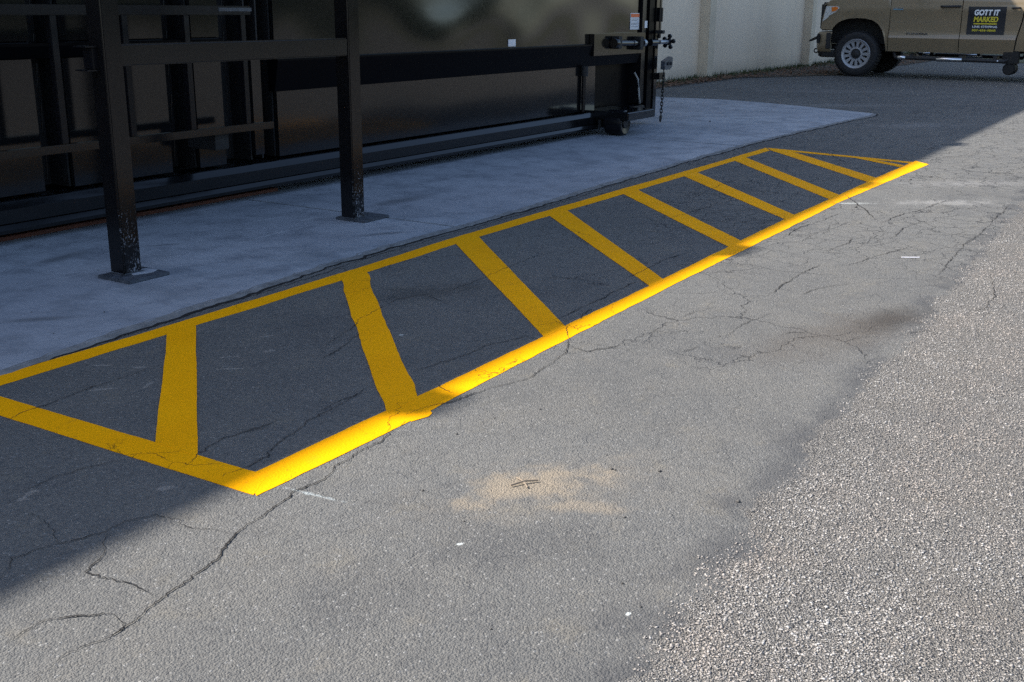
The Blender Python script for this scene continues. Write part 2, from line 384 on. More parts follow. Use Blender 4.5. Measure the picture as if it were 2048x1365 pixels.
CR = [[(1.094,1.752),(1.183,1.789),(1.293,1.774),(1.4,1.793),(1.517,1.813),(1.63,1.837),(1.774,1.902),(1.871,1.91),(2.015,1.941),(2.122,1.929),(2.246,1.963),(2.328,1.975),(2.412,1.974),(2.604,2.018)],[(2.648,2.057),(2.784,2.02),(2.938,1.985),(3.043,1.957),(3.197,1.911),(3.36,1.924),(3.53,1.957),(3.822,2.115),(3.874,2.213)],[(3.874,2.213),(4.023,2.218),(4.312,2.23),(4.557,2.233),(4.666,2.23),(4.762,2.197)],[(1.129,1.922),(1.203,1.93),(1.245,1.938),(1.301,1.889),(1.339,1.823),(1.33,1.788),(1.307,1.763),(1.26,1.779)],[(1.298,2.172),(1.375,2.233),(1.473,2.208),(1.566,2.171),(1.6,2.163),(1.652,2.176),(1.713,2.147),(1.723,2.067),(1.71,2.02),(1.736,1.936),(1.742,1.881)],[(1.585,2.161),(1.475,2.056),(1.428,2.04),(1.439,1.917),(1.442,1.823)],[(1.475,2.213),(1.541,2.336),(1.553,2.423)],[(1.954,2.317),(2.061,2.36),(2.193,2.388),(2.307,2.351),(2.397,2.357)],[(1.971,2.178),(2.05,2.159),(2.144,2.173),(2.226,2.207),(2.392,2.26),(2.496,2.279),(2.661,2.294),(2.798,2.316)],[(1.89,3.046),(2.023,3.086),(2.136,3.088),(2.308,3.105),(2.582,3.094)],[(1.615,2.553),(1.728,2.56),(1.853,2.53),(1.936,2.503)],[(3.007,2.731),(3.442,2.898),(3.785,2.981),(3.932,2.924),(3.806,2.644)],[(2.947,2.653),(3.196,2.744),(3.271,2.756)],[(2.989,2.294),(3.127,2.274),(3.175,2.267),(3.21,2.258),(3.416,2.257),(3.577,2.198),(3.676,2.177)],[(3.16,2.12),(3.157,2.021)],[(2.941,2.149),(2.898,2.045)],[(2.517,2.297),(2.643,2.322),(2.767,2.317)],[(3.97,2.867),(4.312,2.878),(4.809,2.93),(5.127,2.904)],[(3.954,2.136),(4.125,2.168)],[(4.065,1.531),(4.18,1.54),(4.313,1.53),(4.488,1.511)],[(4.229,1.795),(4.335,1.782),(4.474,1.74)],[(6.144,1.9),(6.399,1.891),(6.656,1.846),(7.181,1.798)],[(5.887,1.703),(6.015,1.676),(6.196,1.651),(6.38,1.683)],[(5.635,1.491),(5.852,1.445),(6.142,1.375),(6.38,1.31)],[(5.607,1.061),(5.963,1.071),(6.308,1.086),(6.769,1.092),(7.015,1.078),(7.456,1.096),(8.186,1.12)],[(4.888,1.506),(5.131,1.437),(5.242,1.362)],[(4.198,1.357),(4.263,1.337),(4.284,1.293)],[(3.765,1.605),(3.801,1.574),(3.868,1.557)],[(4.496,0.937),(4.566,0.897),(4.619,0.857)],[(5.007,0.797),(5.105,0.742),(5.364,0.736),(5.655,0.805),(5.877,0.854)],[(4.813,1.617),(5.153,1.638),(5.562,1.618)],[(6.071,2.006),(6.507,2.034),(6.84,1.984),(7.18,1.958)],[(6.867,1.654),(7.293,1.638),(7.443,1.58),(8.099,1.496)],[(6.43,1.484),(6.871,1.506),(7.219,1.437)],[(3.605,2.01),(3.572,1.883),(3.723,1.832)],[(4.703,2.301),(5.22,2.328),(5.557,2.276)],[(6.268,2.809),(6.727,2.771),(7.098,2.747)],[(10.532,3.604),(10.397,3.122),(9.509,2.589)],[(7.056,2.984),(7.548,3.041),(8.12,3.073)],[(7.891,2.164),(7.35,1.876),(7.02,1.724)]]
# ------------------------------------------------------------------ ground
def sheet(poly, z):
    m = MB(); m.bm.faces.new([m.bm.verts.new((p[0], p[1], z)) for p in poly]); return m
sheet([(-300, -300), (300, -300), (300, 300), (-300, 300)], 0).build('asphalt', 'asphalt', None, False, kind='structure')

# loose-looking bound stones of the chip seal, real geometry where the camera is close
def noise1(x, seed):                                      # smooth value noise
    r = np.random.default_rng(seed).random(4096); i = np.floor(x).astype(int); f = x-i; f = f*f*(3-2*f)
    return r[i % 4096]*(1-f)+r[(i+1) % 4096]*f
def edge_y(x): return .745+.035*x+.10*(noise1(x*3.1+50, 3)-.5)+.09*(noise1(x*8+9, 4)-.5)
def stones(n, x0, x1, smin, smax, seed, sinkz=.0):
    g = np.random.default_rng(seed)
    x = x0+(x1-x0)*g.random(n)**1.7; lo = .03+.125*(x-2.13)-1.0
    y = lo+(edge_y(x)+.10-lo)*(1-g.random(n)**1.5)
    d = edge_y(x)-y
    keep = g.random(n) < np.clip(.03+(d+.04)/.15, 0, .92)*(.45+.55*np.clip(4*(noise1(x*7+2, 81)*.6+noise1(y*9+x*3+5, 82)*.6-.25), 0, 1)); keep &= (d > -.10); keep &= g.random(n) < np.clip((y-lo)/.7, 0, 1); keep &= g.random(n) < np.clip((9.2-x)/3.2, 0, 1)
    x, y = x[keep], y[keep]; n = len(x)
    base = np.array([(1, 0, 0), (-1, 0, 0), (0, 1, 0), (0, -1, 0), (0, 0, 1), (0, 0, -1)], float)*.62
    v = base[None]*(.7+.6*g.random((n, 6, 1)))+.30*(g.random((n, 6, 3))-.5)
    s = (smin+(smax-smin)*g.random(n)**3)[:, None]*np.stack([.8+.6*g.random(n), .7+.5*g.random(n), .22+.16*g.random(n)], 1)
    v *= s[:, None]
    # random tumble
    q = g.normal(size=(n, 4)); q[:, 1:3] *= .13; q /= np.linalg.norm(q, axis=1)[:, None]
    a, b, c, d_ = q.T
    M = np.stack([np.stack([1-2*(c*c+d_*d_), 2*(b*c-a*d_), 2*(b*d_+a*c)], 1), np.stack([2*(b*c+a*d_), 1-2*(b*b+d_*d_), 2*(c*d_-a*b)], 1),
                  np.stack([2*(b*d_-a*c), 2*(c*d_+a*b), 1-2*(b*b+c*c)], 1)], 1)
    v = np.einsum('nij,nkj->nki', M, v)
    v[:, :, 2] += .0002+.0014*g.random(n)[:, None]; v[:, :, 0] += x[:, None]; v[:, :, 1] += y[:, None]
    ft = np.array([(0, 2, 4), (2, 1, 4), (1, 3, 4), (3, 0, 4), (2, 0, 5), (1, 2, 5), (3, 1, 5), (0, 3, 5)])
    pt = .16*(noise1(x*5+3, 71)+noise1(y*6+9, 72)-1)
    return v, ft, pt+np.clip(.58+.17*g.normal(size=n), 0, 1)
v, ft, tone = stones(330000, 1.3, 9.0, .0020, .0075, 11)
f = (ft[None]+6*np.arange(len(v))[:, None, None]).reshape(-1, 3)
me = np_mesh('gravel', v.reshape(-1, 3), faces_tri=f)
fq = np.array([(0, 1, 3, 2), (4, 6, 7, 5), (0, 4, 5, 1), (2, 3, 7, 6), (0, 2, 6, 4), (1, 5, 7, 3)])
at = me.attributes.new('tone', 'FLOAT', 'POINT'); at.data.foreach_set('value', np.clip(np.repeat(tone, 6), 0, 1).astype(np.float32))
link('gravel', me, 'chip_stone', None, False, kind='stuff', label='pale coarse stone chips bedded in the lane beside the asphalt')
# a few loose dark pebbles lying about
pv = []; g = np.random.default_rng(5)
pp = [(2.61, .92, .012), (2.62, 1.30, .010), (2.62, 1.29, .007), (2.21, 1.66, .008), (2.93, 1.72, .008), (2.78, 1.80, .007), (2.6, 1.82, .008), (3.0, 1.55, .006), (2.36, 1.13, .007),
      (2.68, 1.18, .011), (2.05, .98, .007), (1.98, .90, .006), (12.24, 4.98, .028), (10.9, 4.75, .012), (9.3, 4.4, .010), (2.92, 3.85, .007), (3.05, 3.82, .005), (2.75, 4.1, .007), (2.6, 3.75, .006), (7.4, 1.95, .018),
      (8.9, 1.95, .02), (9.15, 1.85, .02), (3.2, 3.9, .005)]
allv = []
for i in range(len(pp)+16):
    if i < len(pp): x, y, s = pp[i]
    else:
        x = 1.3+6*g.random()**1.5; y = edge_y(np.array([x]))[0]+.05+g.random()**2*1.0; s = .0035+.004*g.random()
        if g.random() < .3: y = 2.2+1.1*g.random()
    zz = .006 if y > 3.6 and x < 15 else 0
    s *= .62
    b = np.array([(sx, sy, sz) for sx in (-1, 1) for sy in (-1, 1) for sz in (-1, 1)], float)*.5*(1+.6*(g.random((8, 3))-.5))*s*np.array([1.2, 1, .7])
    a = g.random()*6.28; c, s_ = math.cos(a), math.sin(a)
    b = b @ np.array([[c, s_, 0], [-s_, c, 0], [0, 0, 1]]); b += (x, y, zz+s*.3); allv.append(b)
f = (fq[None]+8*np.arange(len(allv))[:, None, None]).reshape(-1, 4)
me = np_mesh('pebbles', np.concatenate(allv), faces_quad=f); simple('pebble_stone', (.075, .07, .066), .85, var=.6, scale=30)
link('pebbles', me, 'pebble_stone', None, False, kind='stuff', label='scattered small dark pebbles on the pavement')

# cracks traced over the asphalt: ragged dirt-filled strips
def crack_strip(mb, pts, w, z, seed):
    g = np.random.default_rng(seed); P = [np.array(p) for p in pts]; dens = []
    for a, b in zip(P, P[1:]):
        n = max(2, int(np.linalg.norm(b-a)/.008))
        for t in np.linspace(0, 1, n, endpoint=False): dens.append(a+(b-a)*t)
    dens.append(P[-1]); D = np.array(dens); n = len(D)
    j = np.zeros((n, 2)); acc = np.zeros(2)
    for i in range(n): acc = acc*.88+g.normal(size=2)*.0025; j[i] = acc+g.normal(size=2)*.0012
    D = D+j; T = np.gradient(D, axis=0); T /= np.linalg.norm(T, axis=1)[:, None]+1e-9; N = np.stack([-T[:, 1], T[:, 0]], 1)
    tt = np.linspace(0, 1, n); prof = np.clip(np.minimum(tt, 1-tt)*8, .25, 1)*(.50+1.0*noise1(np.arange(n)*.09+seed*7, seed)**2)*(.6+.6*noise1(np.arange(n)*.6+seed*3, seed+1))
    h = (w*prof*(.7+.6*g.random(n)))[:, None]
    mb.grid([[tuple(D[i]+N[i]*h[i])+(z,) for i in range(n)], [tuple(D[i]-N[i]*h[i])+(z,) for i in range(n)]])
cm = MB(); cp = MB()
for i, pts in enumerate(CR):
    w = {0: .0024, 1: .0021, 2: .0021, 3: .0018, 4: .0018}.get(i, .0014 if i < 22 else .0021)
    if i == 39: w = .0045
    crack_strip(cm, pts, w, .0030, 100+i)
cm.build('asphalt_cracks', 'crack_dirt', None, False, kind='stuff', label='thin dark branching cracks in the worn asphalt')

# ------------------------------------------------------------------ concrete pad: three slabs with open joints
edge = [(2.2, 3.51), (2.69, 3.59), (3.24, 3.63), (3.95, 3.69), (4.81, 3.74), (5.83, 3.74), (7.3, 3.80), (8.69, 3.83), (10.2, 3.86), (11.95, 3.82), (13.55, 3.74), (14.23, 3.69), (14.5, 3.72)]
ex = [-4.0]+[e[0] for e in edge]; ey = [2.6]+[e[1] for e in edge]
def ragged(x): return float(np.interp(x, ex, ey))-.018+.012*(float(noise1(np.array([x*9.0]), 8)[0])-.5)*2+.01*(float(noise1(np.array([x*31.0]), 12)[0])-.5)*2
pad = bpy.data.objects.new('concrete_pad', None); COL.objects.link(pad); pad['kind'] = 'structure'
def slab(x0, x1, far=False, skew=.0):
    xs = list(np.arange(x0, x1, .05))+[x1]
    poly = [(x+(skew if False else 0), ragged(x)) for x in xs]
    if far: poly += [(14.62, 3.95), (15.05, 4.85), (15.3, 5.5), (15.45, 6.09), (15.33, 6.88), (15.2, 8.0)]
    else: poly += [(x1+.14*0, 8.0)]
    poly += [(x0, 8.0)]
    m = MB(); m.prism(poly, -.1, .006)
    top = [e for e in m.bm.edges if all(v.co.z > .001 for v in e.verts)]
    bmesh.ops.bevel(m.bm, geom=top, offset=.004, segments=2, affect='EDGES')
    m.build('slab', 'slab_concrete', pad, False)
slab(-4, 5.312); slab(5.334, 10.20); slab(10.222, 14.52, True)
for xj in (5.323, 10.211): MB().box(xj-.0105, xj+.0105, 3.78, 7.9, -.05, -.004).build('joint_filler', 'crack_dirt', pad, False)
# dark open gap along the pad and pale mortar crumbs
gap = MB(); xs = np.arange(-3.9, 14.5, .04)
gw = .0045+.016*noise1(xs*2.3+4, 21)**2+.010*noise1(xs*9, 22); gw[xs > 10] += .012
fil = MB(); fo = .030+.022*noise1(xs*1.7+9, 24)
fil.grid([[(x, ragged(x)+.014, .0065) for x in xs], [(x, ragged(x)-f_*.5, .005) for x, f_ in zip(xs, fo)], [(x, ragged(x)-f_, .0012) for x, f_ in zip(xs, fo)]])
simple('mortar', (.17, .17, .168), .9, var=.45, scale=14, bump=.003, bscale=60)
fil.build('pad_edge', 'mortar', None, False, kind='structure')
gap.grid([[(x, ragged(x)-f_+.004, .0016) for x, f_ in zip(xs, fo)], [(x, ragged(x)-f_-.003-w_*.8, .0016) for x, w_, f_ in zip(xs, gw, fo)]])
gap.build('pad_gap', 'crack_dirt', None, False, kind='structure')
cr2 = MB()
for i, (sd, off, wd) in enumerate(((31, .075, .0025),)):
    pts = [(x, ragged(x)-off*(.6+.7*float(noise1(np.array([x*1.1+sd]), sd)[0]))) for x in np.arange(2.0, 10.0, .25)]
    crack_strip(cr2, pts, wd, .0012, sd)
cr2.build('edge_cracks', 'crack_dirt', None, False, kind='stuff', label='thin cracks running beside the concrete pad edge')

# ------------------------------------------------------------------ yellow painted bay
bay = thing('painted_bay', 'yellow hatched no parking bay painted on the asphalt beside the concrete pad', 'road marking', (6, 2.8, 0))
def stripe(name, quad, z, seed, jit=.0035, kinks=None):
    g = np.random.default_rng(seed); A0, A1, B0, B1 = [np.array(q, float) for q in quad]     # A0->A1 one edge, B0->B1 the other
    L = np.linalg.norm(A1-A0); n = max(6, int(L/.025)); rows = [[], []]
    d = (A1-A0)/L; nrm = np.array([-d[1], d[0]])
    if np.dot(nrm, A0-B0) < 0: nrm = -nrm
    ja = jb = 0.
    for i in range(n+1):
        t = i/n; ja = ja*.9+g.normal()*jit*.17; jb = jb*.9+g.normal()*jit*.17
        k = kinks(t) if kinks else (0, 0)
        rows[0].append(tuple(A0+(A1-A0)*t+nrm*(ja+k[0]))+(z,)); rows[1].append(tuple(B0+(B1-B0)*t-nrm*(jb+k[1]))+(z,))
    m = MB(); m.slab([rows[0], rows[1]], (0, 0, -.0015)); return m.build(name, 'yellow_paint', bay, False)
def poly_at(x, P): return float(np.interp(x, [p[0] for p in P], [p[1] for p in P]))
def border(name, outer, inner, z, seed, x0, x1, i0, i1, end0=None):
    g = np.random.default_rng(seed); n = int((x1-x0)/.03); r = [[], []]; ja = jb = 0
    for i in range(n+1):
        t = i/n; ja = ja*.9+g.normal()*.0012; jb = jb*.9+g.normal()*.0012
        xo = x0+(x1-x0)*t; xi = i0+(i1-i0)*t
        r[0].append((xo, poly_at(xo, outer)+ja, z)); r[1].append((xi, poly_at(xi, inner)+jb, z))
    m = MB(); m.slab(r, (0, 0, -.0013)); return m.build(name, 'yellow_paint', bay, False)
IN_O = [(1.9, 3.475), (3.0, 3.485), (4.2, 3.52), (5.25, 3.565), (6.12, 3.575), (8.2, 3.575), (10.3, 3.59)]
IN_I = [(1.9, 3.37), (2.9, 3.39), (3.92, 3.415), (5.0, 3.455), (6.0, 3.465), (8.1, 3.465), (9.3, 3.48), (10.2, 3.49)]
OU_O = [(1.9, 2.01), (2.63, 2.005), (3.57, 2.04), (4.57, 2.06), (5.62, 2.075), (7.67, 2.10), (8.67, 2.075), (9.95, 2.035)]
OU_I = [(2.0, 2.125), (2.77, 2.125), (3.64, 2.14), (4.66, 2.15), (5.75, 2.18), (6.76, 2.195), (8.74, 2.20), (10.1, 2.19)]
border('border_line', IN_O, IN_I, .0017, 41, 1.92, 10.24, 1.92, 10.05)
border('border_line', OU_I, OU_O, .0017, 42, 2.02, 10.10, 1.94, 9.92)
stripe('end_line', ((1.935, 3.42), (1.94, 2.02), (2.045, 3.42), (2.055, 2.08)), .0020, 43)
stripe('end_line', ((10.24, 3.58), (9.98, 2.06), (10.12, 3.50), (9.90, 2.15)), .0020, 44)
sq = [((2.88, 3.42), (2.05, 2.53), (3.03, 3.42), (2.04, 2.34)), ((3.94, 3.44), (2.62, 2.11), (4.13, 3.44), (2.79, 2.11)), ((4.96, 3.48), (3.65, 2.13), (5.19, 3.48), (3.82, 2.13)),
      ((6.0, 3.49), (4.645, 2.14), (6.23, 3.49), (4.80, 2.14)), ((7.03, 3.49), (5.70, 2.16), (7.26, 3.49), (5.89, 2.16)), ((8.07, 3.48), (6.69, 2.18), (8.33, 3.48), (6.87, 2.18)),
      ((9.2, 3.51), (7.61, 2.18), (9.44, 3.49), (7.83, 2.18)), ((10.1, 3.51), (8.58, 2.18), (10.2, 3.38), (8.82, 2.17)), ((10.03, 2.74), (9.60, 2.20), (10.0, 2.58), (9.74, 2.20))]
for i, q in enumerate(sq):
    kk = None
    if i == 1:
        def kk(t):
            a = .016*math.exp(-((t-.05)/.07)**2)+.008*math.exp(-((t-.93)/.05)**2); b = .003*math.sin(t*23)
            return (b-a, a+b*.5)
    stripe('hatch_stripe', q, .0024, 50+i, .0045 if i == 1 else .0028, kk)
m = MB(); m.prism([(2.62, 2.03), (2.61, 2.00), (2.675, 1.982), (2.705, 1.99), (2.74, 2.03)], .0005, .0021); m.build('overspray_tab', 'yellow_paint', bay, False)

# small white strip lying on the open asphalt
o = MB().box(-.05, .05, -.006, .006, .001, .004, .0015).build('paper_strip', 'white_tape', None, True)
o.location = (6.0, 1.27, 0); o.rotation_euler = (0, 0, R(-56)); o['label'] = 'small white strip of litter lying on the sunlit asphalt'; o['category'] = 'litter'
# dry twig crossing in the sand patch
m = MB(); m.tube([(2.36, 1.475, .006), (2.40, 1.455, .009), (2.43, 1.43, .006)], .0028, 6); m.tube([(2.375, 1.43, .005), (2.40, 1.46, .007), (2.415, 1.49, .005)], .0022, 6)
simple('twig_bark', (.24, .19, .14), .85); o = m.build('dry_twig', 'twig_bark', None, True); o['label'] = 'small crossed dry twig lying in the tan sand patch'; o['category'] = 'twig'

# ------------------------------------------------------------------ building behind: tilt-up wall that casts the shade
WY = 8.45; BH = 7.295
bld = thing('concrete_building', 'beige concrete panel building wall with pilasters behind the black compactor', 'building', (10, WY, 0))
def top(x): return BH-.010*(x+1.7)
pil = [20.0+6.03*i for i in range(-6, 4)]
for a, b in zip([-22.0]+pil, pil+[44.0]):
    x0, x1 = a+(.32 if a != -22 else 0), b
    poly = [(x0+.006, WY, -.1), (x1-.006, WY, -.1), (x1-.006, WY, top(x1)), (x0+.006, WY, top(x0))]
    MB().extr(poly, (0, .25, 0)).build('wall_panel', 'wall_paint', bld, False)
for x in pil:
    MB().box(x, x+.30, WY-.19, WY+.1, -.1, top(x+.3)-.05, .008).build('pilaster', 'pilaster_paint', bld)
MB().extr([(-22, WY+.02, top(-22)), (44, WY+.02, top(44)), (44, WY+.02, top(44)+.08), (-22, WY+.02, top(-22)+.08)], (0, .3, 0)).build('parapet_cap', 'galvanised', bld, False)
MB().box(-22, 44, WY+.25, WY+14, 0, 5.6).build('building_mass', 'wall_paint', bld, False)
# roof vents whose shade makes the small bulges beside the bay
sh = Vector((SUN_DIR.x, SUN_DIR.y, math.tan(SUN_EL)))
for gx, gy, wv in ((2.80, 1.96, .24), (8.45, 2.09, .35)):
    t = (WY+.06-gy)/sh.y; X = gx+sh.x*t
    MB().box(X-wv/2, X+wv/2, WY+.06, WY+.26, top(X)+.07, sh.z*t, .01).build('roof_vent', 'galvanised', bld)

# ------------------------------------------------------------------ verge by the wall: grass and leaf litter
simple('soil', (.075, .06, .042), .95, var=.4, scale=8, bump=.004, bscale=40)
gx = np.arange(15.9, 44, .25)
sheet([(15.6, WY)]+[(15.6, 8.1)]+[(x, 7.92+.18*(noise1(np.array([x*1.3]), 6)[0]-.5)-(.0 if x < 20.5 else min(1.3, (x-20.5)*.55))*(1 if x < 30 else 1)) for x in gx]+[(44, WY)], .008).build('verge_soil', 'soil', None, False, kind='structure')
simple('grass_blade', (.05, .075, .022), .7, var=.4, scale=1.5); simple('dead_leaf', (.17, .085, .045), .8, var=.5, scale=3)
g = np.random.default_rng(9); V = []; n = 4200
x = 16+24*g.random(n)**1.1; y = WY-.02-.45*g.random(n)**2.2; hgt = .03+.10*g.random(n)**2
a = g.random(n)*6.28; dx, dy = np.cos(a), np.sin(a); wv = .006+.006*g.random(n); le = .05*g.normal(size=(n, 2))
V = np.stack([np.stack([x-dx*wv, y-dy*wv, 0*x+.005], 1), np.stack([x+dx*wv, y+dy*wv, 0*x+.005], 1), np.stack([x+le[:, 0], y+le[:, 1]*.6-.02, hgt], 1)], 1)
me = np_mesh('grass', V.reshape(-1, 3), faces_tri=np.arange(3*n).reshape(-1, 3)); link('grass', me, 'grass_blade', None, False, kind='stuff', label='short green grass growing along the foot of the wall')
n = 5200; x = 16+22*g.random(n); lim = np.where(x < 20.5, .55, .55+np.minimum(1.2, (x-20.5)*.5)); y = WY-.12-lim*g.random(n)
a = g.random(n)*6.28; s = .018+.03*g.random(n); c, sn = np.cos(a)*s, np.sin(a)*s; zz = .012+.03*g.random(n)
V = np.stack([np.stack([x-c, y-sn, zz], 1), np.stack([x+sn*.5, y-c*.5, zz+.012*g.random(n)], 1), np.stack([x+c, y+sn, zz+.02*g.random(n)], 1), np.stack([x-sn*.5, y+c*.5, zz], 1)], 1)
me = np_mesh('leaf_litter', V.reshape(-1, 3), faces_quad=np.arange(4*n).reshape(-1, 4)); link('leaf_litter', me, 'dead_leaf', None, False, kind='stuff', label='brown fallen leaves lying along the foot of the wall')
simple('far_grass', (.085, .085, .04), .95, var=.3, scale=2)
sheet([(31.5, -60), (60, -60), (60, 8), (31.5, 8)], .012).build('far_verge', 'far_grass', None, False, kind='structure')
# trees across the lot, seen only as dark reflections in the steel
simple('far_leaves', (.035, .048, .022), .8, var=.4, scale=1)
g = np.random.default_rng(15); n = 24000
x = -15+80*g.random(n); y = -31-5*g.random(n); hh = 5.0+1.4*np.sin(x*.35)+.9*np.sin(x*.9+1); z = hh*np.sqrt(g.random(n))
a = g.normal(size=(n, 3)); b = g.normal(size=(n, 3)); s = (.25+.3*g.random(n))[:, None]
a = a/np.linalg.norm(a, axis=1)[:, None]*s; b = b/np.linalg.norm(b, axis=1)[:, None]*s; P = np.stack([x, y, z], 1)
V = np.stack([P-a, P-b, P+a, P+b], 1)
me = np_mesh('far_trees', V.reshape(-1, 3), faces_quad=np.arange(4*n).reshape(-1, 4)); link('far_trees', me, 'far_leaves', None, False, kind='stuff', label='row of dark trees beyond the far side of the lot')
# ------------------------------------------------------------------ black compactor container
CY = 5.20; SZ = .02
cp_ = thing('trash_compactor', 'long glossy black steel trash compactor standing on rollers on the concrete pad', 'trash compactor', (6, 6.3, SZ))
g0 = dict(parent=cp_)
def wavy(x0, x1, z0, z1, nx, nz, seed, amp, y=CY):
    g = np.random.default_rng(seed); T = []
    for _ in range(5): T.append((g.uniform(2.2, 5.0), g.uniform(3, 7.5), g.uniform(0, 6.28), g.uniform(0, 6.28), g.uniform(.4, 1)))
    P = []
    for i in range(nx+1):
        x = x0+(x1-x0)*i/nx; row = []
        for j in range(nz+1):
            z = z0+(z1-z0)*j/nz
            dsp = sum(a*math.sin(kx*x+p)*math.sin(kz*z+q) for kx, kz, p, q, a in T)*amp
            e = min(1, (x-x0)/.08, (x1-x)/.08)
            dent = .0125*(1-math.cos(2*math.pi*(z-1.03)/.85))*math.exp(-((x-7.55-.4*(z-1.2))/.55)**2) if x0 > 5 and 1.03 < z < 1.88 else 0
            row.append((x, y+dsp*max(0, e)+dent, z))
        P.append(row)
    return P
def panel(x0, x1, z0, z1, seed, amp=.0011, y=CY, th=.03):
    nx = max(4, int((x1-x0)/.06)); nz = max(4, int((z1-z0)/.06))
    MB().slab(wavy(x0, x1, z0, z1, nx, nz, seed, amp, y), (0, th, 0)).build('side_panel', 'gloss_black', cp_, True, 30)
# hollow dark body behind the skin
MB().box(1.0, 10.74, CY+.22, 7.35, .30, 2.35).build('body_shell', 'matte_black', cp_, False)
# container part on the right
panel(5.42, 10.70, .925, 2.30, 61, .0042)
panel(5.42, 9.80, .30, .715, 62, .0026)
MB().extr([(5.40, CY-.002, .925), (5.40, CY-.046, .920), (5.40, CY-.046, .908), (5.40, CY-.004, .716), (5.40, CY+.05, .716), (5.40, CY+.05, .925)], (5.36, 0, 0)).build('belt_rail', 'belt_black', cp_, False)
# compactor part on the left: three panels between deep ribs
for i, (a, b) in enumerate(((1.2, 1.9), (2.12, 2.78), (2.97, 3.655), (3.84, 4.52), (4.735, 4.95))):
    panel(a, b, .30, .975, 70+i, .0006)
    panel(a, b, 1.065, 2.30, 80+i, .0006)
panel(5.205, 5.285, .33, .95, 90, .0003)
MB().extr([(1.0, CY+.004, 1.062), (1.0, CY-.05, 1.055), (1.0, CY-.05, 1.04), (1.0, CY+.004, .978), (1.0, CY+.06, .978), (1.0, CY+.06, 1.062)], (3.94, 0, 0)).build('belt_rail', 'belt_black', cp_, False)
for a, b in ((2.785, 2.965), (3.66, 3.835), (4.525, 4.73), (4.955, 5.20), (5.29, 5.415)):
    m = MB(); m.box(a, a+.012, CY+.03, CY+.21, .30, 2.3); m.box(b-.012, b, CY+.03, CY+.21, .30, 2.3); m.box(a+.012, b-.012, CY+.19, CY+.21, .30, 2.3)
    m.build('rib_channel', 'matte_black', cp_, False)
    c = (a+b)/2
    for z0, z1 in ((.34, .52), (.58, .74), (.84, .95), (1.0, 1.1), (1.17, 1.3)):
        MB().tube([(c-.006, CY+.10, z0), (c+.006, CY+.10, z1)], .004, 6).build('weld_bead', 'satin_black', cp_)
# bottom rail
MB().extr([(.9, CY+.12, .175), (.9, CY-.09, .175), (.9, CY-.095, .18), (.9, CY-.095, .248), (.9, CY-.090, .254), (.9, CY-.060, .282), (.9, CY-.052, .285), (.9, CY+.12, .285)], (9.06, 0, 0)).build('bottom_rail', 'rail_black', cp_, True, 20)
MB().extr([(.9, CY+.12, .132), (.9, CY-.115, .132), (.9, CY-.115, .150), (.9, CY-.096, .1735), (.9, CY+.12, .1735)], (9.0, 0, 0)).build('rail_flange', 'rail_black', cp_, True, 20)
MB().box(.9, 10.6, CY+.9, CY+1.05, .06, .25).build('skid_rail', 'matte_black', cp_, False)
MB().box(.9, 10.6, CY+.35, 7.3, .24, .30).build('floor_plate', 'matte_black', cp_, False)
# rear end: recessed black bay, door frame, sill
MB().box(9.805, 10.9, CY+.10, CY+.2, .28, .92).build('end_recess', 'belt_black', cp_, False)
m = MB(); m.box(10.74, 10.84, CY-.03, CY+.16, .30, 2.32, .006); m.build('door_post', 'satin_black', cp_)
MB().box(10.86, 10.99, CY-.05, 7.4, .14, 2.34, .008).build('tail_door', 'belt_black', cp_)
MB().box(11.01, 11.09, CY-.06, CY+.0, .14, 2.34, .006).build('hinge_post', 'gloss_black', cp_)
MB().box(11.10, 11.15, CY-.06, CY+.06, .95, 2.34, .006).build('hinge_post', 'satin_black', cp_)
for z in (1.12, 1.85): MB().lathe([(0, 0), (.028, 0), (.028, .14), (0, .14)], (11.07, CY-.08, z), (0, 0, 1), 14).build('hinge', 'satin_black', cp_)
# latch box with turnbuckle
MB().box(9.66, 10.78, CY-.056, CY-.004, .812, 1.015, .004).build('latch_box', 'gloss_black', cp_)
lb = MB().lathe([(0, 0), (.045, 0), (.05, .02), (.05, .05), (.026, .06), (.026, .40), (.034, .41), (.034, .50), (.02, .52), (.02, .62), (0, .62)], (9.98, CY-.105, .925), (1, 0, -.02), 18).build('latch_bar', 'gloss_black', cp_)
MB().lathe([(.03, 0), (.036, .0), (.036, .05), (.03, .05)], (10.62, CY-.105, .915), (1, 0, 0), 14).build('nut', 'galvanised', lb)
MB().lathe([(0, 0), (.035, 0), (.035, .12), (.022, .13), (.022, .25), (0, .25)], (10.80, CY-.105, .915), (1, 0, 0), 16).build('latch_bar', 'gloss_black', cp_)
MB().box(10.02, 10.10, CY-.14, CY-.058, .87, .99, .006).build('latch_lug', 'matte_black', cp_)
MB().box(10.5, 10.58, CY-.14, CY-.058, .85, .98, .006).build('latch_lug', 'matte_black', cp_)
m = MB(); m.lathe([(0, 0), (.03, 0), (.03, .05), (0, .05)], (11.20, CY-.12, .915), (1, 0, 0), 14)
for k in range(5):
    a = 2*math.pi*k/5+.5; d = Vector((0, math.cos(a), math.sin(a)))
    p = Vector((11.225, CY-.12, .915)); m.tube([p+d*.02, p+d*.05], .018, 8); m.lathe([(0, -.02), (.022, -.014), (.025, 0), (.022, .014), (0, .02)], p+d*.058, (1, 0, 0), 10)
m.build('star_wheel', 'satin_black', cp_)
MB().tube([(11.0, CY-.12, .915), (11.22, CY-.12, .915)], .02, 12).build('screw_rod', 'galvanised', cp_)
MB().box(11.0, 11.06, CY-.15, CY-.06, 1.0, 1.035, .004).build('latch_lug', 'matte_black', cp_)
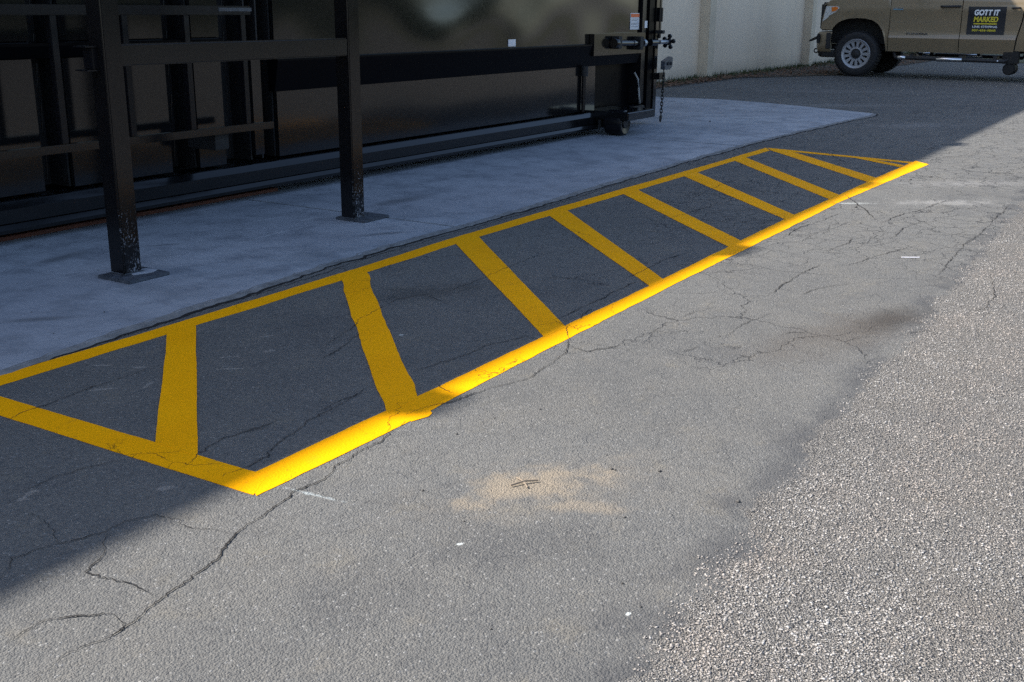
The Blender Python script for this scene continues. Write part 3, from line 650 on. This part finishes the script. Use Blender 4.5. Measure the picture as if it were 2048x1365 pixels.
# hook block, safety chain and hose
m = MB(); m.extr([(11.05, CY-.17, .72), (11.22, CY-.17, .765), (11.25, CY-.17, .745), (11.24, CY-.17, .66), (11.18, CY-.17, .63), (11.05, CY-.17, .635)], (0, .05, 0)); m.build('hook_block', 'base_plate_steel', cp_, False)
m = MB(); m.extr([(11.05, CY-.11, .60), (11.19, CY-.11, .60), (11.19, CY-.11, .55), (11.12, CY-.11, .53), (11.05, CY-.11, .53)], (0, .05, 0)); m.build('hook_plate', 'satin_black', cp_, False)
for k in range(2): MB().lathe([(0, 0), (.017, 0), (.017, .012), (0, .012)], (11.12+.075*k, CY-.185, .695), (0, 1, 0), 12).build('bolt_head', 'matte_black', cp_)
ch = MB().tube([(11.09, CY-.14, .65), (11.06, CY-.155, .63), (11.05, CY-.16, .605)], .009, 8).build('safety_chain', 'satin_black', cp_)
lk = None; z = .59
for i in range(13):
    mt = 'satin_black' if i < 7 else 'galvanised'
    l = MB().torus((0, 0, 0), (1, .3, 0) if i % 2 else (.3, -1, 0), .015, .005, (1.75, .9)).build('chain_link', 'satin_black', ch) if lk is None or i == 1 else None
    if l is None:
        src = lk if i % 2 == 0 else lk1
        l = src.copy(); COL.objects.link(l)
    else:
        l.data.transform(Matrix.Translation(wloc(ch)))
    if i == 0: lk = l
    if i == 1: lk1 = l
    l.parent = ch; l.location = Vector((11.05-.02*(i/12)**1.5, CY-.16, z))-wloc(ch); z -= .0345
MB().extr([(11.01, CY-.165, z+.02), (11.055, CY-.165, z+.02), (11.045, CY-.165, z-.02), (11.025, CY-.165, z-.05), (11.01, CY-.165, z-.03)], (0, .014, 0)).build('grab_hook', 'satin_black', ch, False)
MB().tube([(10.62, CY-.02, .62), (10.64, CY-.06, .55), (10.60, CY-.09, .47), (10.60, CY-.10, .38), (10.66, CY-.08, .31)], .010, 8).build('hose', 'hose_grey', cp_)
m = MB(); m.tube([(9.53, CY-.025, .30), (9.53, CY-.025, .64)], .020, 10); m.build('drain_pipe', 'satin_black', cp_)
MB().lathe([(0, 0), (.036, 0), (.036, .09), (0, .09)], (9.53, CY-.03, .63), (0, 0, 1), 12).build('pipe_fitting', 'matte_black', cp_)
# rollers under the ends, cross block and axle box
# labels
sg = MB().box(10.51, 10.71, CY-.008, CY-.004, 1.045, 1.205).build('warning_sticker', 'white_label', cp_, False, label='white warning sticker with orange header')
MB().box(10.515, 10.705, CY-.010, CY-.0085, 1.165, 1.198).build('header_band', 'orange_label', sg, False)
for z, x1 in ((1.145, 10.69), (1.13, 10.66), (1.105, 10.70), (1.09, 10.64), (1.07, 10.68)): MB().box(10.53, x1, CY-.010, CY-.0085, z, z+.005).build('print_line', 'grey_print', sg, False)
MB().box(10.735, 10.79, CY-.066, CY-.062, 1.06, 1.13).build('small_sticker', 'white_label', cp_, False)
MB().box(8.215, 8.33, CY-.006, CY-.003, .932, .99).build('square_sticker', 'white_tape', cp_, False)
# guard frame of square tube in front of the left part
GY = 4.93
gf = MB(); gf.box(2.3, 4.955, GY-.02, GY+.02, 1.195, 1.245, .004); gfo = gf.build('guard_frame', 'satin_black', cp_)
MB().box(2.3, 5.10, GY-.02, GY+.02, .525, .567, .004).build('rail', 'rail_black', gfo)
for x in (2.7, 3.155, 3.61, 4.04, 4.46, 4.89): MB().box(x-.02, x+.02, GY-.018, GY+.018, .569, 1.193, .003).build('bar', 'satin_black', gfo)
for x in (2.8, 4.70): MB().box(x-.055, x+.055, GY+.022, CY-.004, .43, .535, .003).build('frame_bracket', 'matte_black', gfo)
for x in (2.9, 4.86): MB().box(x-.02, x+.02, GY+.022, CY-.004, 1.20, 1.24, .003).build('frame_bracket', 'matte_black', gfo)
MB().box(4.7, 4.96, GY-.022, GY-.0205, 1.215, 1.235).build('highlight_strip', 'base_plate_steel', gfo, False)  # thin paler strip standing in for a highlight on the top rail
# set the finished unit at its size and place on the pad
KS = 1.0577
cp_.location = (6*KS, 6.6, .02*KS+CAM_H*(1-KS)); cp_.scale = (KS, 1, KS)
INV = (Matrix.Translation(cp_.location) @ Matrix.Diagonal((KS, 1, KS, 1))).inverted()
def fit(o):
    o.data.transform(INV); o.parent = cp_; return o
fit(MB().box(10.21, 10.83, 5.03, 5.55, .163, .25, .012, 3).build('cross_block', 'rail_black', None))
fit(MB().box(10.83, 11.28, 5.36, 5.5, .15, .24, .008).build('rear_sill', 'satin_black', None))
for x, y0, w_, rr in ((10.325, 5.10, .22, .128), (10.325, 5.80, .22, .128), (10.325, 7.1, .22, .128), (1.5, 5.6, .2, .128), (1.5, 7.1, .2, .128)):
    m = MB(); m.lathe([(0, .01), (.05, .01), (.055, .022), (rr-.02, .012), (rr-.004, .022), (rr, .045), (rr, w_-.04), (rr-.006, w_-.015), (rr-.03, w_), (0, w_)], (x, y0, rr+.0065), (0, 1, 0), 32)
    fit(m.build('roller', 'satin_black', None))
for y in (5.345, 5.76): fit(MB().box(10.22, 10.46, y, y+.03, .08, .162).build('roller_bracket', 'matte_black', None, False))
# ------------------------------------------------------------------ orange guide rail on the pad below the compactor
o = MB(); o.box(.8, 5.7, 5.50, 5.56, .007, .03, .003); o.box(.8, 5.7, 5.56, 5.572, .007, .05, .003)
o = o.build('guide_rail', 'orange_rail', None); o['label'] = 'orange steel guide rail lying on the pad under the compactor'; o['category'] = 'guide rail'

simple('plaster', (.36, .37, .40), .8, var=.35, scale=40)
# ------------------------------------------------------------------ post frame
pf = thing('post_frame', 'black square tube post frame with crossbeam bolted to the pad in front of the compactor', 'steel frame', (4.3, 4.36, .006))
for x, y, px, py in ((3.422, 4.318, 3.423, 4.266), (5.152, 4.365, 5.220, 4.346)):
    p = MB().box(x-.052, x+.052, y-.052, y+.052, .0215, 2.30, .008, 3).build('post', 'post_black', pf)
    m = MB(); m.box(px-.120, px+.120, py-.112, py+.112, .0065, .0215, .002); bp = m.build('base_plate', 'base_plate_steel', p)
    if x < 4:
        m = MB(); g = np.random.default_rng(3); pts = []
        for k in range(14):
            a = k/14*6.28; r_ = .055+.03*g.random(); pts.append((x+.045+math.cos(a)*r_*1.1, y-.062+math.sin(a)*r_*.7))
        m.prism(pts, .022, .024); m.build('plaster_splash', 'plaster', p, False)
    m = MB()
    for (a0, b0, a1, b1) in ((x-.059, y-.059, x+.059, y-.0525), (x-.059, y-.052, x-.0525, y+.045)): m.box(a0, a1, b0, b1, .022, .030, .003)
    m.build('weld', 'base_plate_steel', p)
m = MB(); m.box(3.476, 5.098, 4.318, 4.368, .975, 1.074, .006, 3); m.build('crossbeam', 'rail_black', pf)
m = MB(); m.box(3.335, 3.380, 4.31, 4.37, .968, 1.062, .004); m.build('beam_stub', 'satin_black', pf)
for z in (.9605, 1.0635): MB().box(3.30, 3.380, 4.30, 4.385, z, z+.006).build('stub_plate', 'satin_black', pf, False)
MB().box(3.3, 5.4, 4.29, 4.43, 2.305, 2.42, .006).build('top_beam', 'gloss_black', pf)
MB().box(3.3, 5.4, 4.435, 5.1, 2.36, 2.40).build('deck', 'satin_black', pf, False)
# ------------------------------------------------------------------ tan crew cab pickup, nose to the left
def mat_truck():
    k = NT('tan_paint'); p = k.co(); n = k.noise(p, 2.5, 4); x, y, z = k.sep(p)
    c = k.mix(n, (.225, .172, .105), (.25, .19, .115))
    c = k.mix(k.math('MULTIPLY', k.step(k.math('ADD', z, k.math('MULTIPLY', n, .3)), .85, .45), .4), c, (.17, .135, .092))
    k.fin(c, .38, None, Coat_Weight=.7, Coat_Roughness=.06); MAT['tan_paint'] = k.m
mat_truck()
simple('chrome', (.62, .64, .67), .16, metal=1.0, var=.03); simple('rim_silver', (.36, .37, .40), .42, metal=.5, var=.06)
simple('tyre_rubber', (.016, .016, .018), .75, var=.25, scale=20); simple('dark_plastic', (.018, .018, .02), .55)
simple('amber_lens', (.85, .20, .01), .25, coat=.5); simple('clear_lens', (.62, .63, .62), .15, coat=.8); simple('dark_glass', (.012, .014, .016), .06, coat=.5)
simple('sign_black', (.010, .012, .018), .45); simple('sign_white', (.75, .80, .84), .5, var=.03); simple('sign_yellow', (.60, .52, .03), .5, var=.03)
simple('sign_blue', (.10, .25, .35), .4)
TX = 23.65; HW = 1.05
tk = thing('pickup_truck', 'tan crew cab pickup truck with a black magnetic door sign parked at the far end', 'truck', (TX, 4.0, 0))
def inset(z, y):
    v = float(np.interp(z, [.40, .50, .60, .70, .755, .79, .86, 1.0, 1.15, 1.25, 1.30, 1.36, 1.45, 1.52, 1.56], [.10, .07, .045, .015, 0, .018, .03, .028, .018, .004, .002, .012, .014, .035, .07]))
    if y > 6.6: v += .55*((y-6.6)/.55)**2*.30
    if y < 1.6: v += .04*((1.6-y)/.6)**2
    return v
def sx(s, z, y, off=0.0): return TX-s*(HW-inset(z, y)+off)
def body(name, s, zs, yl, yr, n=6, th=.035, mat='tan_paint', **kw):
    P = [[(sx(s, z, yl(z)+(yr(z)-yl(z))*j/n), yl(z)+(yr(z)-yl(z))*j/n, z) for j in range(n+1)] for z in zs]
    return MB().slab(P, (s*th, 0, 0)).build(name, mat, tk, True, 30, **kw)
arch = [(5.70, .50), (5.715, .62), (5.74, .76), (5.80, .90), (5.88, 1.0), (5.98, 1.065), (6.12, 1.10), (6.30, 1.108), (6.46, 1.095), (6.58, 1.06), (6.68, 1.0), (6.745, .93), (6.775, .88)]
outer = [(5.672, .50), (5.672, .72), (5.672, .95), (5.672, 1.20), (5.672, 1.36), (5.672, 1.50), (6.0, 1.52), (6.3, 1.515), (6.6, 1.49), (6.86, 1.43), (6.95, 1.27), (7.005, 1.06), (7.02, .885)]
rarch = [(1.75, .55), (1.76, .70), (1.80, .86), (1.87, .98), (1.98, 1.06), (2.12, 1.105), (2.30, 1.115), (2.48, 1.105), (2.62, 1.06), (2.73, .98), (2.80, .86), (2.84, .70), (2.85, .55)]
router = [(.92, .60), (.92, .8), (.92, 1.0), (.92, 1.2), (.92, 1.40), (1.4, 1.53), (2.0, 1.53), (2.6, 1.53), (3.285, 1.50), (3.29, 1.30), (3.30, 1.10), (3.36, .80), (3.385, .56)]
zs = [.50, .56, .63, .70, .73, .755, .775, .80, .85, .92, 1.0, 1.08, 1.16, 1.22, 1.26, 1.30, 1.35, 1.40, 1.46, 1.50]
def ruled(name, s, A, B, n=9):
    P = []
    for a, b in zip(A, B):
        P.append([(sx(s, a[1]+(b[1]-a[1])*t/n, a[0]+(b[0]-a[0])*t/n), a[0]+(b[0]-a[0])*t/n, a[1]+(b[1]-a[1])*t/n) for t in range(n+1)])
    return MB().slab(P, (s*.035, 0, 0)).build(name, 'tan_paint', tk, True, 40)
def rear_edge(z): return float(np.interp(z, [.5, .56, .80, 1.1, 1.3, 1.5], [3.42, 3.405, 3.385, 3.325, 3.31, 3.305]))
def handle(y0, y1, z0, z1, s, parent):
    m = MB(); X = sx(s, (z0+z1)/2, y0); m.tube([(X-s*.005, y0, (z0+z1)/2), (X-s*.045, y0+.03, (z0+z1)/2), (X-s*.045, y1-.03, (z0+z1)/2-.004), (X-s*.005, y1, (z0+z1)/2-.006)], (z1-z0)/2, 10)
    m.build('handle', 'dark_plastic', parent)
for s in (1, -1):
    ruled('fender', s, arch, outer); ruled('bed_side', s, rarch, router)
    fd = body('front_door', s, zs, lambda z: 4.372, lambda z: 5.660, 8)
    rd = body('rear_door', s, zs, lambda z: rear_edge(z), lambda z: 4.358, 8)
    handle(4.40, 4.74, 1.315, 1.358, s, fd); handle(3.37, 3.50, 1.30, 1.335, s, rd)
    # glass and pillars of the cab (above the frame of the photograph)
    def cabx(z): return TX-s*(HW-.05-.22*((z-1.5)/.6))
    for nm, (ya, yb, yc, yd) in (('side_window', (4.42, 5.40, 4.42, 4.80)), ('side_window', (3.42, 4.33, 3.62, 4.33))):
        MB().extr([(cabx(1.54), ya, 1.54), (cabx(1.54), yb, 1.54), (cabx(2.02), yd, 2.02), (cabx(2.02), yc, 2.02)], (s*.012, 0, 0)).build(nm, 'dark_glass', tk, False)
    m = MB()
    for q in (((5.40, 5.62), (4.80, 4.92)), ((4.33, 4.42), (4.33, 4.42)), ((3.22, 3.42), (3.45, 3.62))):
        m.extr([(cabx(1.505), q[0][0], 1.505), (cabx(1.505), q[0][1], 1.505), (cabx(2.06), q[1][1], 2.06), (cabx(2.06), q[1][0], 2.06)], (s*.05, 0, 0))
    m.extr([(cabx(2.022), 3.5, 2.022), (cabx(2.022), 4.9, 2.022), (cabx(2.10), 4.8, 2.10), (cabx(2.10), 3.55, 2.10)], (s*.05, 0, 0))
    m.build('cab_pillars', 'tan_paint', tk, False)
    mr = MB(); mr.box(min(sx(s, 1.5, 5.2, .06), sx(s, 1.5, 5.2, .30)), max(sx(s, 1.5, 5.2, .06), sx(s, 1.5, 5.2, .30)), 5.14, 5.24, 1.53, 1.80, .03, 3); mr.build('mirror', 'dark_plastic', tk)
    # headlight: clear lens running back to an amber corner
    def lens(poly, off, name, mat, parent):
        m = MB(); m.bm.faces.new([m.bm.verts.new((sx(s, z, y, off), y, z)) for y, z in poly]); r = bmesh.ops.extrude_face_region(m.bm, geom=m.bm.faces[:])
        for v in [e for e in r['geom'] if isinstance(e, bmesh.types.BMVert)]: v.co.x += s*.03
        return m.build(name, mat, parent, False)
    hl = lens([(6.99, 1.03), (6.90, 1.09), (6.84, 1.15), (6.72, 1.215), (6.65, 1.285), (6.655, 1.315), (6.72, 1.33), (6.92, 1.325)], .012, 'headlight', 'clear_lens', tk)
    lens([(6.80, 1.225), (6.725, 1.235), (6.67, 1.28), (6.675, 1.305), (6.72, 1.312), (6.805, 1.308)], .018, 'amber_corner', 'amber_lens', hl)
    # running board: black tube with bright step pads
    X = TX-s*(HW-.02)
    rb = MB(); rb.tube([(X+s*.12, 5.55, .47), (X, 5.50, .392), (X, 3.52, .372), (X+s*.12, 3.46, .43)], .036, 12); rb = rb.build('running_board', 'dark_plastic', tk)
    for a, b in ((5.30, 5.44), (4.27, 4.73)): MB().lathe([(.037, 0), (.040, .005), (.040, b-a-.005), (.037, b-a)], (X-s*.001, a, .392-.01*(5.5-a)), (0, 1, -.0101), 16).build('step_pad', 'chrome', rb)
    MB().lathe([(0, 0), (.02, 0), (.02, .02), (0, .02)], (X-s*.03, 3.63, .376), (0, 1, 0), 10).build('bolt', 'chrome', rb)
    for y in (5.2, 4.3, 3.7): MB().box(min(X, X+s*.3), max(X, X+s*.3), y-.03, y+.03, .40, .46).build('bracket', 'dark_plastic', rb, False)
# wheels
def wheel(xo, s, yc, rad=.435, wd=.29):
    ax = (s, 0, 0); o = Vector((xo, yc, rad))                          # from the outer face inwards
    wl = bpy.data.objects.new('wheel', None); COL.objects.link(wl); wl.location = o-wloc(tk); wl.parent = tk
    m = MB(); m.lathe([(.27, .03), (.285, .012), (.31, .004), (.35, .0), (.385, .006), (.405, .018), (.422, .036), (.428, .06), (.428, wd-.06), (.422, wd-.036), (.40, wd-.01), (.35, wd), (.27, wd-.02)], o, ax, 56)
    for k in range(44):
        a = 2*math.pi*k/44; d = Vector((0, math.cos(a), math.sin(a))); t = Vector((0, -math.sin(a), math.cos(a)))
        for w0, w1, sh_ in ((.018, .085, 0), (.10, .15, .5), (.16, .21, 0), (.215, wd-.018, .5)):
            aa = a+sh_*math.pi/44; d = Vector((0, math.cos(aa), math.sin(aa))); t = Vector((0, -math.sin(aa), math.cos(aa)))
            c = o+d*.424; q = []
            for (tt, rr) in ((-.022, 0), (.022, 0), (.020, .0115), (-.020, .0115)): q.append(c+t*tt+d*rr+Vector((s*w0, 0, 0)))
            m.extr(q, (s*(w1-w0), 0, 0))
    m.build('tyre', 'tyre_rubber', wl, True, 30)
    m = MB()
    m.lathe([(.225, .028), (.232, .016), (.262, .012), (.275, .004), (.284, .012), (.284, .05), (.225, .05), (.225, .028)], o, ax, 56)
    m.lathe([(.138, .03), (.132, .020), (.120, .022), (.10, .018), (.094, .03), (.094, .06), (.138, .06), (.138, .03)], o, ax, 40)
    for k in range(13):
        a = 2*math.pi*(k+.5)/13; d = Vector((0, math.cos(a), math.sin(a))); t = Vector((0, -math.sin(a), math.cos(a)))
        q = [o+d*.13-t*.021+Vector((s*.024, 0, 0)), o+d*.13+t*.021+Vector((s*.024, 0, 0)), o+d*.232+t*.031+Vector((s*.018, 0, 0)), o+d*.232-t*.031+Vector((s*.018, 0, 0))]
        m.extr(q, (s*.03, 0, 0))
    m.build('rim', 'rim_silver', wl, True, 30)
    m = MB(); m.lathe([(0, .07), (.27, .07), (.27, .10), (0, .10)], o, ax, 32); m.build('brake_drum', 'matte_black', wl, False)
    m = MB(); m.lathe([(0, .012), (.05, .012), (.062, .020), (.064, .034), (.09, .036), (.09, .06), (0, .06)], o, ax, 28); m.build('hub_cap', 'dark_plastic', wl)
for s in (1, -1):
    for y in (6.255, 2.30): wheel(TX-s*(HW+.0), s, y)
# nose: bumper swept round the front, valance, grille, bonnet
def sweep(name, mat, prof, ys0, fw, inset_=0.0, parent=tk):
    path = []
    for k in range(21):
        u = -1+2*k/20; a = abs(u)
        if a > .75: t = (a-.75)/.25; px = HW-.02-.04*(1-t); py = 7.06-(7.06-ys0)*t
        else: px = (HW-.06)*a/.75; py = 7.06+fw*(1-(a/.75)**2)
        path.append((TX+math.copysign(px, u) if u else TX, py))
    P = [[(TX+(x-TX)*(1-q[0]), y-q[0]*.6, q[1]) for q in prof] for x, y in path]
    return MB().slab(P, (0, -.03, 0)).build(name, mat, parent, True, 40)
bp = sweep('front_bumper', 'tan_paint', [(.03, .46), (.008, .50), (0, .58), (0, .70), (.005, .80), (.03, .838)], 6.80, .12)
sweep('lower_valance', 'dark_plastic', [(.10, .35), (.05, .38), (.03, .455)], 6.78, .10)
m = MB(); X = TX-HW; m.box(X+.005, X+.045, 6.985, 7.05, .62, .80, .01); m.build('air_slot', 'matte_black', bp)
m = MB(); m.box(X-.006, X+.03, 6.775, 6.86, .52, .825, .008); m.build('bumper_end', 'dark_plastic', bp)
m = MB(); m.torus((X+.2, 7.10, .47), (1, 0, 0), .04, .013); m.build('tow_hook', 'dark_plastic', tk)
m = MB(); m.extr([(X+.25, 7.1, .70), (X+.25, 7.27, .64), (X+.25, 7.28, .67), (X+.25, 7.13, .75)], (.06, 0, 0)); m.build('mount_tab', 'dark_plastic', tk, False)
MB().box(X+.03, X+.30, 6.60, 6.95, .36, .44, .02).build('skid_plate', 'matte_black', tk)
MB().box(TX-.85, TX+.85, 6.9, 7.07, .86, 1.40, .04, 3).build('grille', 'dark_plastic', tk)
for z in (.95, 1.06, 1.17, 1.28): MB().box(TX-.62, TX+.62, 7.072, 7.10, z, z+.05, .01).build('grille_bar', 'chrome', tk)
P = []
for i in range(15):
    u = -1+2*i/14; row = []
    for y, zc in ((5.55, 1.60), (5.9, 1.595), (6.3, 1.575), (6.6, 1.545), (6.85, 1.49), (6.98, 1.42), (7.0, 1.38)):
        hw = HW-.05-inset(1.5, y); zz = zc-(.095 if y < 6.9 else .05)*abs(u)**3
        row.append((TX+u*hw, y, zz))
    P.append(row)
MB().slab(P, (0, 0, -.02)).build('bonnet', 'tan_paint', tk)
MB().extr([(TX-.92, 5.58, 1.56), (TX+.92, 5.58, 1.56), (TX+.78, 4.86, 2.08), (TX-.78, 4.86, 2.08)], (0, -.012, -.012)).build('windscreen', 'dark_glass', tk, False)
MB().extr([(TX-.92, 3.24, 1.56), (TX+.92, 3.24, 1.56), (TX+.78, 3.46, 2.08), (TX-.78, 3.46, 2.08)], (0, .012, -.012)).build('rear_window', 'dark_glass', tk, False)
MB().box(TX-.80, TX+.80, 3.48, 4.88, 2.085, 2.15, .03, 3).build('roof', 'tan_paint', tk)
MB().box(TX-.97, TX+.97, 3.3, 5.6, .55, 1.49).build('cabin_floor', 'matte_black', tk, False)
MB().box(TX-.62, TX+.62, 5.6, 6.88, .62, 1.36).build('engine_bay', 'matte_black', tk, False)
MB().box(TX-.88, TX+.88, 1.05, 3.25, .80, .86).build('bed_floor', 'dark_plastic', tk, False)
MB().box(TX-.95, TX+.95, .88, .95, .72, 1.52, .015).build('tailgate', 'tan_paint', tk)
MB().box(TX-1.0, TX+1.0, .72, .87, .52, .70, .03).build('rear_bumper', 'chrome', tk)
m = MB()
for dx in (-.45, .45): m.box(TX+dx-.05, TX+dx+.05, .9, 6.9, .50, .60)
m.build('chassis', 'matte_black', tk, False)
for y in (6.255, 2.30): MB().tube([(TX-.85, y, .42), (TX+.85, y, .42)], .055, 12).build('axle', 'matte_black', tk)
MB().lathe([(0, 0), (.14, .02), (.17, .08), (.14, .15), (0, .17)], (TX-.08, 2.30, .42), (1, 0, 0), 20).build('differential', 'matte_black', tk)
MB().lathe([(0, 0), (.09, 0), (.108, .02), (.108, .40), (.09, .42), (0, .42)], (TX-.98, 3.45, .235), (1, 0, 0), 24).build('muffler', 'matte_black', tk)
MB().box(TX-.99, TX-.85, 3.30, 3.58, .33, .56, .01).build('hanger_bracket', 'matte_black', tk)
# near side badges, sign
def text(name, body_, size, x, y, z, mat, parent, width=None, height=None, shear=0.0, bold=0.0, ext=.0012):
    cu = bpy.data.curves.new('t', 'FONT'); cu.body = body_; cu.size = size; cu.shear = shear; cu.offset = bold; cu.extrude = ext; cu.align_x = 'CENTER'; cu.resolution_u = 3
    ob = bpy.data.objects.new('t', cu); COL.objects.link(ob); dg = bpy.context.evaluated_depsgraph_get()
    me = bpy.data.meshes.new_from_object(ob.evaluated_get(dg)); bpy.data.objects.remove(ob); bpy.data.curves.remove(cu)
    me.name = name; me.materials.clear(); co = np.array([v.co[:] for v in me.vertices]); lo, hi = co.min(0), co.max(0); c = (lo+hi)/2
    kx = width/(hi[0]-lo[0]) if width else 1; ky = height/(hi[1]-lo[1]) if height else 1
    me.transform(Matrix.Translation((-c[0], -c[1], 0))); me.transform(Matrix.Diagonal((kx, ky, 1, 1)))
    me.transform(Matrix(((0, 0, -1, x), (-1, 0, 0, y), (0, 1, 0, z), (0, 0, 0, 1))))
    return link(name, me, mat, parent, False)
SGX = TX-HW-.004
sgn = MB()
Q = [[(sx(1, z, y, .006), y+(.03 if z < 1 else 0)*0, z) for y in np.linspace(3.60, 4.255, 5)] for z in np.linspace(.84, 1.335, 9)]
sgn.slab(Q, (.003, 0, 0)); sgn = sgn.build('door_sign', 'sign_black', tk, True)
tx = lambda z: sx(1, z, 4, .009)
text('sign_lettering', 'GOTT IT', .12, tx(1.235), 3.925, 1.232, 'sign_white', sgn, .44, .105, .12, .006)
text('sign_lettering', 'MARKED', .12, tx(1.105), 3.935, 1.113, 'sign_yellow', sgn, .425, .10, .10, .005)
MB().box(tx(1.035)-.001, tx(1.035)+.002, 3.74, 4.145, 1.022, 1.042).build('sign_rule', 'sign_yellow', sgn, False)
text('sign_lettering', 'LINE STRIPING', .05, tx(.98), 3.945, .980, 'sign_white', sgn, .43, .038, 0, .0008)
text('sign_lettering', '507-456-0068', .05, tx(.92), 3.955, .917, 'sign_yellow', sgn, .41, .042, 0, .0015)
bd = MB(); bd.box(sx(1, 1.285, 5.5, .012), sx(1, 1.285, 5.5, -.01), 5.425, 5.62, 1.262, 1.308, .004); bd = bd.build('door_badge', 'chrome', tk)
MB().box(sx(1, 1.285, 5.5, .0145), sx(1, 1.285, 5.5, .012), 5.435, 5.61, 1.266, 1.282).build('badge_band', 'sign_blue', bd, False)
text('door_lettering', 'TUNDRA', .06, sx(1, .835, 5.1, .008), 5.14, .835, 'chrome', tk, .42, .036, 0, .002, .004)
